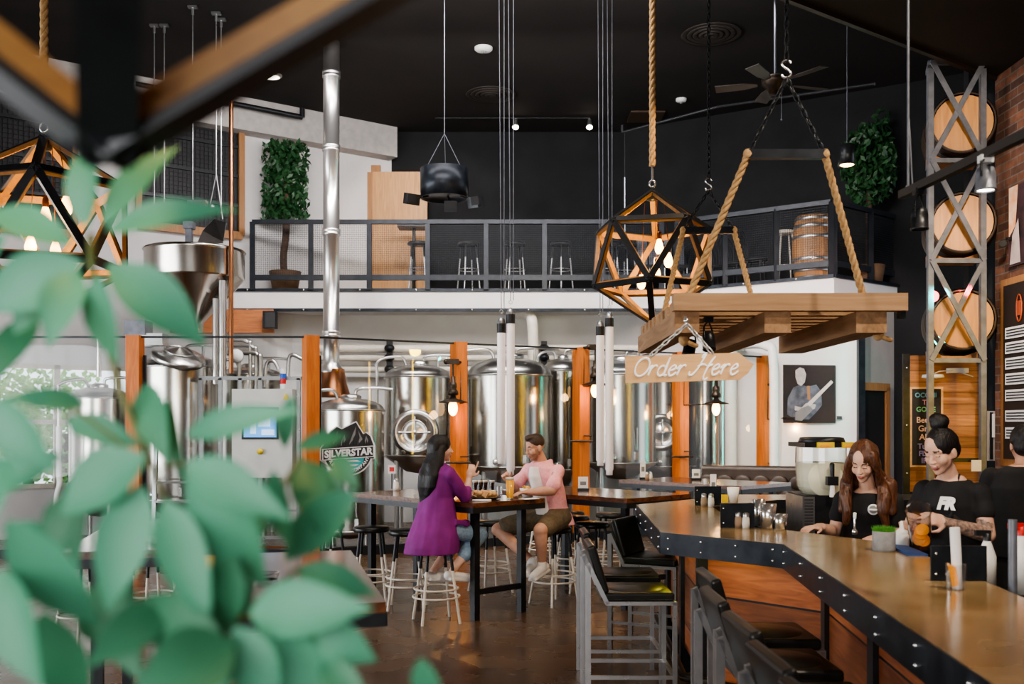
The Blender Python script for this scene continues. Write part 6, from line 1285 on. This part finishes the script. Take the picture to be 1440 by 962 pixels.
c = onT1(682, 702); t = thing('sandwich_plate', 'dark plate of toasted sandwich halves between the couple', 'food', c); m_ = MB(); m_.lathe([(0, 0), (.1, 0), (.15, .018), (.148, .022), (.1, .006), (0, .006)], c, 24); m_.build('plate', 'black', t)
for i, (dx, dy, rz) in enumerate(((-.07, 0, .3), (0, .02, -.3), (.06, -.01, .5), (.02, -.06, 1.2))): m_ = MB(); m_.box(c+V((dx, dy, .04)), (.09, .045, .055), (.5, .3, rz)); m_.ell(c+V((dx, dy, .05)), (.05, .035, .03), nu=10, nv=6); m_.build('sandwich', 'bread', t)
c = onT1(677, 705); t = thing('napkin', 'crumpled white napkin near the table corner', 'napkin', c); m_ = MB(); m_.loft([(c+V((0, 0, .001)), V((.09, 0, 0)), V((0, .045, 0))), (c+V((0, 0, .016)), V((.085, .01, 0)), V((0, .04, 0)))], 9); m_.build('napkin_sheet', 'paper', t)
c = onT1(741, 699); t = thing('fries_cup', 'white bowl of fries in front of the man', 'bowl', c); m_ = MB(); m_.lathe([(0, 0), (.04, 0), (.07, .08), (.067, .08), (.038, .008), (0, .008)], c, 20); m_.build('bowl', 'whiteplastic', t); m_ = MB()
for i in range(14): m_.box(c+V((random.uniform(-.035, .035), random.uniform(-.035, .035), .075)), (.009, .009, .06), (random.uniform(-.7, .7), random.uniform(-.7, .7), 0))
m_.build('fries', mat('golden fries', (.75, .45, .1), .6), t)
c = onT1(744, 702); m_ = MB(); m_.box(c+V((0, 0, .004)), (.16, .1, .006), (0, 0, .6)); one('paper_placemat', m_, 'paper', 'flat white paper under the man\'s forearm', 'paper')
c = onT1(702, 697); m_ = MB(); m_.lathe([(0, 0), (.03, 0), (.033, .09), (.031, .09), (.028, .005), (0, .005)], c, 18); one('water_glass', m_, 'cupglass', 'clear water glass between the food and the beer', 'glass')
# near table settings (behind leaves)
def pint(c, label, g, fill=None):
    t = thing('pint_glass', label, 'glass', c, g); m_ = MB(); m_.lathe([(0, 0), (.03, 0), (.042, .15), (.04, .15), (.028, .01), (0, .01)], c, 20); m_.build('glass', 'cupglass', t)
    if fill: m_ = MB(); m_.lathe([(0, .012), (.028, .012), (.035, .09), (0, .09)], c, 18); m_.build('drink', fill, t)
for i, (px, py, Y) in enumerate(((217, 853, 5.55), (195, 868, 5.4), (262, 866, 5.5), (240, 872, 5.35))):
    c = V((W(px, 0, Y).x, Y, 1.035)); pint(c, ('tallest empty pint glass on the left table', 'empty pint glass at the left of the left table', 'small empty glass right of the pints', 'empty glass in front of the tallest pint')[i], 'empty glasses on the left table')
c = V((W(205, 0, 5.75).x, 5.75, 1.035)); m_ = MB(); m_.box(c+V((0, 0, .02)), (.3, .2, .03), (0, .1, .4)); m_.box(c+V((0, 0, .05)), (.25, .1, .01), (.2, .1, .2), mi=1); one('napkin_stack', m_, ['paper', 'black'], 'folded napkin with dark cutlery behind the pint glasses', 'napkin')
for i, (px, Y) in enumerate(((290, 4.5), (375, 4.3), (440, 4.2))):
    c = V((W(px, 0, Y).x, Y, 1.035))
    if i: m_ = MB(); m_.lathe([(0, .0), (.045, 0), (.055, .03), (.052, .03), (0, .012)], c, 20); one('glass_dish', m_, 'cupglass', ('', 'small shiny dish behind the leaves, left one', 'shiny dish near the corner of the near table')[i], 'dish')
    else: m_ = MB(); m_.lathe([(0, 0), (.04, 0), (.045, .07), (.04, .072), (0, .03)], c, 20); one('amber_candle', m_, 'beer', 'small amber candle glass behind the leaves', 'candle')
# ============================================================ BAR STOOLS with backs
def barstool(t):
    """faces +X, origin at floor centre"""
    c = parent_loc(t); w = .21
    m_ = MB(); m_.box(c+V((.02, 0, .69)), (.43, .42, .05)); m_.lathe([(0, .714), (.19, .714), (.12, .724), (0, .728)], c+V((.02, 0, 0)), 4*6); s = m_.build('seat', 'vinyl', t)
    bv = s.modifiers.new('b', 'BEVEL'); bv.width = .015; bv.segments = 3
    m_ = MB(); m_.beam(c+V((-.17, 0, .71)), c+V((-.255, 0, .99)), .42, .05, up=(1, 0, .3)); s = m_.build('backrest', 'vinyl', t); bv = s.modifiers.new('b', 'BEVEL'); bv.width = .015; bv.segments = 3
    for y in (-w, w):
        m_ = MB(); T_ = .026
        m_.beam(c+V((-.275, y, 0)), c+V((-.275, y, .88)), T_, T_+.008, up=(1, 0, 0)); m_.build('leg', 'frame_steel', t)
        m_ = MB(); m_.beam(c+V((.235, y, 0)), c+V((.235, y, .66)), T_, T_, up=(1, 0, 0)); m_.build('leg', 'frame_steel', t)
        m_ = MB(); m_.beam(c+V((-.16, y, .65)), c+V((-.275, y, .885)), T_, T_, up=(1, 0, 0)); m_.beam(c+V((-.17, y, .655)), c+V((.248, y, .655)), T_, .022); m_.build('side_frame', 'frame_steel', t); m_ = MB(); m_.beam(c+V((-.275, y, .22)), c+V((.235, y, .22)), .02, .022); m_.build('foot_bar', 'frame_steel', t)
    m_ = MB(); m_.beam(c+V((.235, -w, .22)), c+V((.235, w, .22)), .022, .022); m_.build('cross_bar', 'frame_steel', t)
bs_ = [((.72, 6.05), 0, 'bar stool with silver frame in full view, nearest the camera left of the bar corner'), ((.76, 6.72), 0, 'bar stool just behind the one in full view'), ((1.10, 7.55), -28, 'turned bar stool with a greenish lit backrest beside the bar tip'),
       ((1.21, 4.78), 0, 'bar stool at the long side, nearest the bar corner'), ((1.12, 4.2), 0, 'second bar stool from the corner along the long side'), ((1.10, 3.62), 2, 'third bar stool from the corner along the long side'), ((1.07, 3.1), 2, 'fourth bar stool from the corner along the long side'), ((1.05, 2.62), 2, 'bar stool closest to the bottom edge of the photo')]
pr = None
for (x, y), rz, lb in bs_:
    dx = -.02
    if pr is None: pr = thing('bar_stool', lb, 'stool', (x, y, 0), 'black vinyl bar stools with silver frames'); barstool(pr)
    else: dup(pr, (x+dx, y, 0), R(rz), lb)
# ============================================================ FOREGROUND LEAVES
pl = thing('umbrella_plant', 'large out of focus green umbrella plant filling the lower left foreground', 'plant', (-.55, .95, 0))
lf = MB()
def leaf(b, t_, w, Y, tone=0, dy=.06):
    B_, T_ = W(b[0], b[1], Y), W(t_[0], t_[1], Y+random.uniform(-dy, dy)); d = T_-B_; L = d.length; ww = w*Y/F*.47
    n = V((random.uniform(-.25, .25), -1, random.uniform(.1, .5))).normalized(); s = d.cross(n).normalized(); n = s.cross(d).normalized(); N_ = 10; vs = []
    for i in range(N_+1):
        f = i/N_; h = ww*sin(pi*f**.8)*(1-.12*f) if 0 < i < N_ else 0.0004; c = B_+d*f+n*L*.09*sin(pi*f)
        vs += [c-s*h+n*h*.25, c-n*h*.12, c+s*h+n*h*.25]
    fs = []
    for i in range(N_):
        a = i*3; fs += [(a, a+1, a+4, a+3), (a+1, a+2, a+5, a+4)]
    lf.add(vs, fs, True, tone)
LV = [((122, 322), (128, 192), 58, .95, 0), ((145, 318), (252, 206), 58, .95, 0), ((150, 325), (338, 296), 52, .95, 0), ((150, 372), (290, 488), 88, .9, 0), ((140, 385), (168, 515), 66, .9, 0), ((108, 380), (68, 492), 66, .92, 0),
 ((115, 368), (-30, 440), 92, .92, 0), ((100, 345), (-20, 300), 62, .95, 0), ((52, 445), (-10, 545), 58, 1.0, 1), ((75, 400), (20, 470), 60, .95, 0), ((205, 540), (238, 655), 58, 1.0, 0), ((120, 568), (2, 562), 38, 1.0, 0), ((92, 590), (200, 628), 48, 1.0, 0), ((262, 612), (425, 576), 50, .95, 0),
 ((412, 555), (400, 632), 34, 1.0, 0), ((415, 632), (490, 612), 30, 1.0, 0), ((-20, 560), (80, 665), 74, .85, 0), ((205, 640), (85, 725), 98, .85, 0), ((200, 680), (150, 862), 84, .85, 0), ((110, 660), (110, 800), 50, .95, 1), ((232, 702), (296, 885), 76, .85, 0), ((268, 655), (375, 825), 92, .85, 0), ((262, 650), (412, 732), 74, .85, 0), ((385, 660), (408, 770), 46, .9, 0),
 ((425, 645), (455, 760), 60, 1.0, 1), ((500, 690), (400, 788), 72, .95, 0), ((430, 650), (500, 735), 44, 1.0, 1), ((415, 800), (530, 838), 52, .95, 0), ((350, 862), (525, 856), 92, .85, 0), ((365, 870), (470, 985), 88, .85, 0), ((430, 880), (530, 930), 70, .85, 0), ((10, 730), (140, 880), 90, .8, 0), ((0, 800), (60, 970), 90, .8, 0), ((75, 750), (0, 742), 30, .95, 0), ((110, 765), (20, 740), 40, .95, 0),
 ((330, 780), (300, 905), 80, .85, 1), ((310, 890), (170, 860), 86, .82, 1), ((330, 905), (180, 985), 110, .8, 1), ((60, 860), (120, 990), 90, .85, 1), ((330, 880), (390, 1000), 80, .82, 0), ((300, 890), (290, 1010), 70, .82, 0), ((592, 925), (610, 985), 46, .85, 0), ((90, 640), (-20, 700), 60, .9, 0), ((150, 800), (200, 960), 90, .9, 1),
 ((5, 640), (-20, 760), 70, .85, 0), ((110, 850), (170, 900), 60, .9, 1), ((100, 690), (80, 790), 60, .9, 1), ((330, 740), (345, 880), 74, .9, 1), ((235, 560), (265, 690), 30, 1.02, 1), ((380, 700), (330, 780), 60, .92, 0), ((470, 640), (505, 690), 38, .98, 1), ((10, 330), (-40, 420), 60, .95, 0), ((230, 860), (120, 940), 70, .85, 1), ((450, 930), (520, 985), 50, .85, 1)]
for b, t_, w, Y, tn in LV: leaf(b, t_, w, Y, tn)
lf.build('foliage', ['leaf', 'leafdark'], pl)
sm = MB()
def stem(pts, Y, r=.003): sm.tube(spline([W(x, y, Y+.01*i) for i, (x, y) in enumerate(pts)], 5), r, 6)
stem([(300, 1000), (315, 880), (260, 760), (215, 660), (160, 520), (130, 380), (128, 330)], .93, .004); stem([(330, 1000), (330, 890), (350, 760), (400, 680), (425, 640)], .93); stem([(315, 880), (420, 800)], .93, .002); stem([(215, 660), (262, 652)], .9, .002); stem([(215, 660), (110, 580), (95, 590)], .95, .002); stem([(310, 885), (360, 866), (400, 905)], .87, .003)
sm.tube(spline([W(315, 990, .93), V((-.4, .95, .9)), V((-.5, .97, .4))], 6), .008, 8)
sm.build('stems', mat('green brown stem', (.08, .13, .04), .6, 0, (.16, .12, .06), 12), pl)
m_ = MB(); m_.lathe([(0, 0), (.14, 0), (.18, .4), (.16, .4), (.15, .36), (0, .36)], (-.5, .97, 0), 24); m_.build('pot', 'concrete', pl)
# ============================================================ LIGHT
w = bpy.data.worlds.new('world'); SC.world = w; w.use_nodes = True
N = w.node_tree.nodes; L = w.node_tree.links; bg = N['Background']
sk = N.new('ShaderNodeTexSky'); sk.sky_type = 'HOSEK_WILKIE'; sk.sun_direction = (-.6, -.4, .7); sk.turbidity = 6
mx = N.new('ShaderNodeMix'); mx.data_type = 'RGBA'; mx.inputs[0].default_value = .75; L.new(sk.outputs[0], mx.inputs[6]); mx.inputs[7].default_value = (.9, .95, 1, 1)
L.new(mx.outputs[2], bg.inputs[0]); bg.inputs[1].default_value = 2.0
def area(name, loc, tgt, sx, sy, e, col=(1, .97, .93)):
    l = bpy.data.lights.new(name, 'AREA'); l.shape = 'RECTANGLE'; l.size = sx; l.size_y = sy; l.energy = e; l.color = col
    o = bpy.data.objects.new(name, l); COL.objects.link(o); o.location = loc; d = V(tgt)-V(loc); o.rotation_euler = d.to_track_quat('-Z', 'Y').to_euler(); return o
area('window_daylight', (-8.75, 7.9, 2.0), (0, 8.4, 1.4), 7.4, 2.6, 420, (.95, .98, 1))
area('front_daylight', (-2.3, -2.7, 2.4), (-.5, 8, 1.8), 5, 2.2, 190, (1, .97, .94))
area('ceiling_wash', (-1.0, 9.0, 6.9), (0, 16.5, 2.6), 4, 3, 240, (1, .95, .93))
area('mezz_front_fill', (0, 11.5, 6.6), (0, 16.6, 3.6), 6, .6, 110, (1, .95, .95))
def spot(name, loc, tgt, e, col, ang=60, bl=.5, r=.05):
    l = bpy.data.lights.new(name, 'SPOT'); l.energy = e; l.color = col; l.spot_size = R(ang); l.spot_blend = bl; l.shadow_soft_size = r
    o = bpy.data.objects.new(name, l); COL.objects.link(o); o.location = loc; o.rotation_euler = (V(tgt)-V(loc)).to_track_quat('-Z', 'Y').to_euler(); return o
spot('bar_spot', (2.6, 3.2, 4.9), (1.9, 5.3, 1.1), 340, (1, .84, .66), 70)
spot('bar_spot', (1.7, 1.6, 4.6), (1.5, 3.2, 1.1), 170, (1, .82, .62), 80)
spot('bar_spot', (3.6, 6.0, 4.9), (2.2, 7.8, 1.1), 200, (1, .82, .62), 70)
spot('panel_spot', (3.6, 7.2, 4.6), (4.4, 10.4, 1.9), 260, (1, .78, .56), 60)
spot('barrel_spot', (3.2, 6.2, 4.6), (4.5, 10, 3.7), 420, (1, .85, .7), 50)
spot('picture_spot', (2.6, 11.0, 4.4), (4.5, 16.3, 2.0), 620, (1, .84, .76), 60)
spot('table_spot', (-.2, 6.4, 5.1), (-.1, 9.0, 1.1), 170, (1, .82, .66), 60)
spot('table_spot', (1.8, 7.6, 5.0), (1.4, 10.2, 1.0), 120, (1, .72, .45), 70)
spot('red_wash', (4.5, 9.7, 3.0), (5.15, 15.2, 3.95), 700, (1, .02, .04), 13)
spot('teal_wash', (4.2, 10.0, 2.6), (5.38, 15.4, 2.5), 160, (0, .9, .7), 12)
area('brewery_fill', (-.5, 12.9, 5.9), (-.3, 17.3, 2.7), 6, .3, 150, (1, .96, .94))
area('yellow_streak_helper', (4.86, 8.6, 1.9), (0, 15, 1.9), .045, 2.4, 10, (1, .62, .04))  # unseen strip light added to draw yellow streaks on the tanks
area('yellow_streak_helper', (4.86, 7.4, 1.9), (0, 15, 1.9), .045, 2.4, 8, (1, .55, .04))  # second unseen strip, added for the same yellow tank streaks
area('teal_streak_helper', (5.3, 15.3, 1.9), (0, 15.0, 1.9), .03, 2.6, 10, (.02, .9, .7))  # thin light added for the column's teal glow and a tank streak
spot('brewery_spot', (-2.8, 12.0, 5.6), (-3.0, 14.5, 2.6), 200, (1, .9, .8), 80)
spot('brewery_spot', (.8, 12.2, 5.6), (.6, 15.6, 1.8), 240, (1, .86, .7), 80)
spot('door_spot', (-1.6, 15.5, 6.8), (-1.5, 18.3, 5.2), 120, (1, .85, .7), 70)
spot('barrel_up_spot', (4.1, 14.0, 6.6), (4.7, 15.6, 4.6), 60, (1, .85, .7), 50)
spot('leaf_light', (-2.2, -.6, 2.6), (-.6, .9, 1.5), 34, (1, .98, .95), 90, r=.4)
spot('panel_front_spot', (-.4, 2.8, 2.2), (1.2, 5.0, .5), 70, (1, .82, .62), 60, r=.3)  # low spot added from camera left to brighten the bar front
spot('green_spot', (-.6, 5.4, 3.0), (1.15, 7.4, .95), 30, (.35, 1, .1), 22)
spot('yellow_streak_spot', (3.9, 9.4, 3.2), (0, 15, 1.6), 90, (1, .72, .05), 50, r=.12)  # yellow spot added for the reflections on the tanks
spot('teal_streak_spot', (4.3, 9.8, 3.0), (.2, 15, 1.6), 60, (0, .8, .7), 50, r=.1)  # teal spot added to tint the tank reflections
# ============================================================ CAMERA
cd = bpy.data.cameras.new('camera'); cam = bpy.data.objects.new('camera', cd); COL.objects.link(cam); SC.camera = cam
cam.location = (0, 0, CH); cam.rotation_euler = (R(90), 0, 0); cd.sensor_width = 36; cd.lens = 36*F/1440; cd.shift_y = (HY-481)/1440; cd.clip_start = .05
cd.dof.use_dof = True; cd.dof.focus_distance = 8.2; cd.dof.aperture_fstop = 3.0
SC.view_settings.view_transform = 'AgX'; SC.view_settings.look = 'AgX - Medium High Contrast'; SC.view_settings.exposure = 0.45
SC.cycles.use_denoising = True; SC.cycles.max_bounces = 7; SC.cycles.transparent_max_bounces = 12; SC.cycles.sample_clamp_indirect = 4; SC.cycles.caustics_reflective = False; SC.cycles.caustics_refractive = False
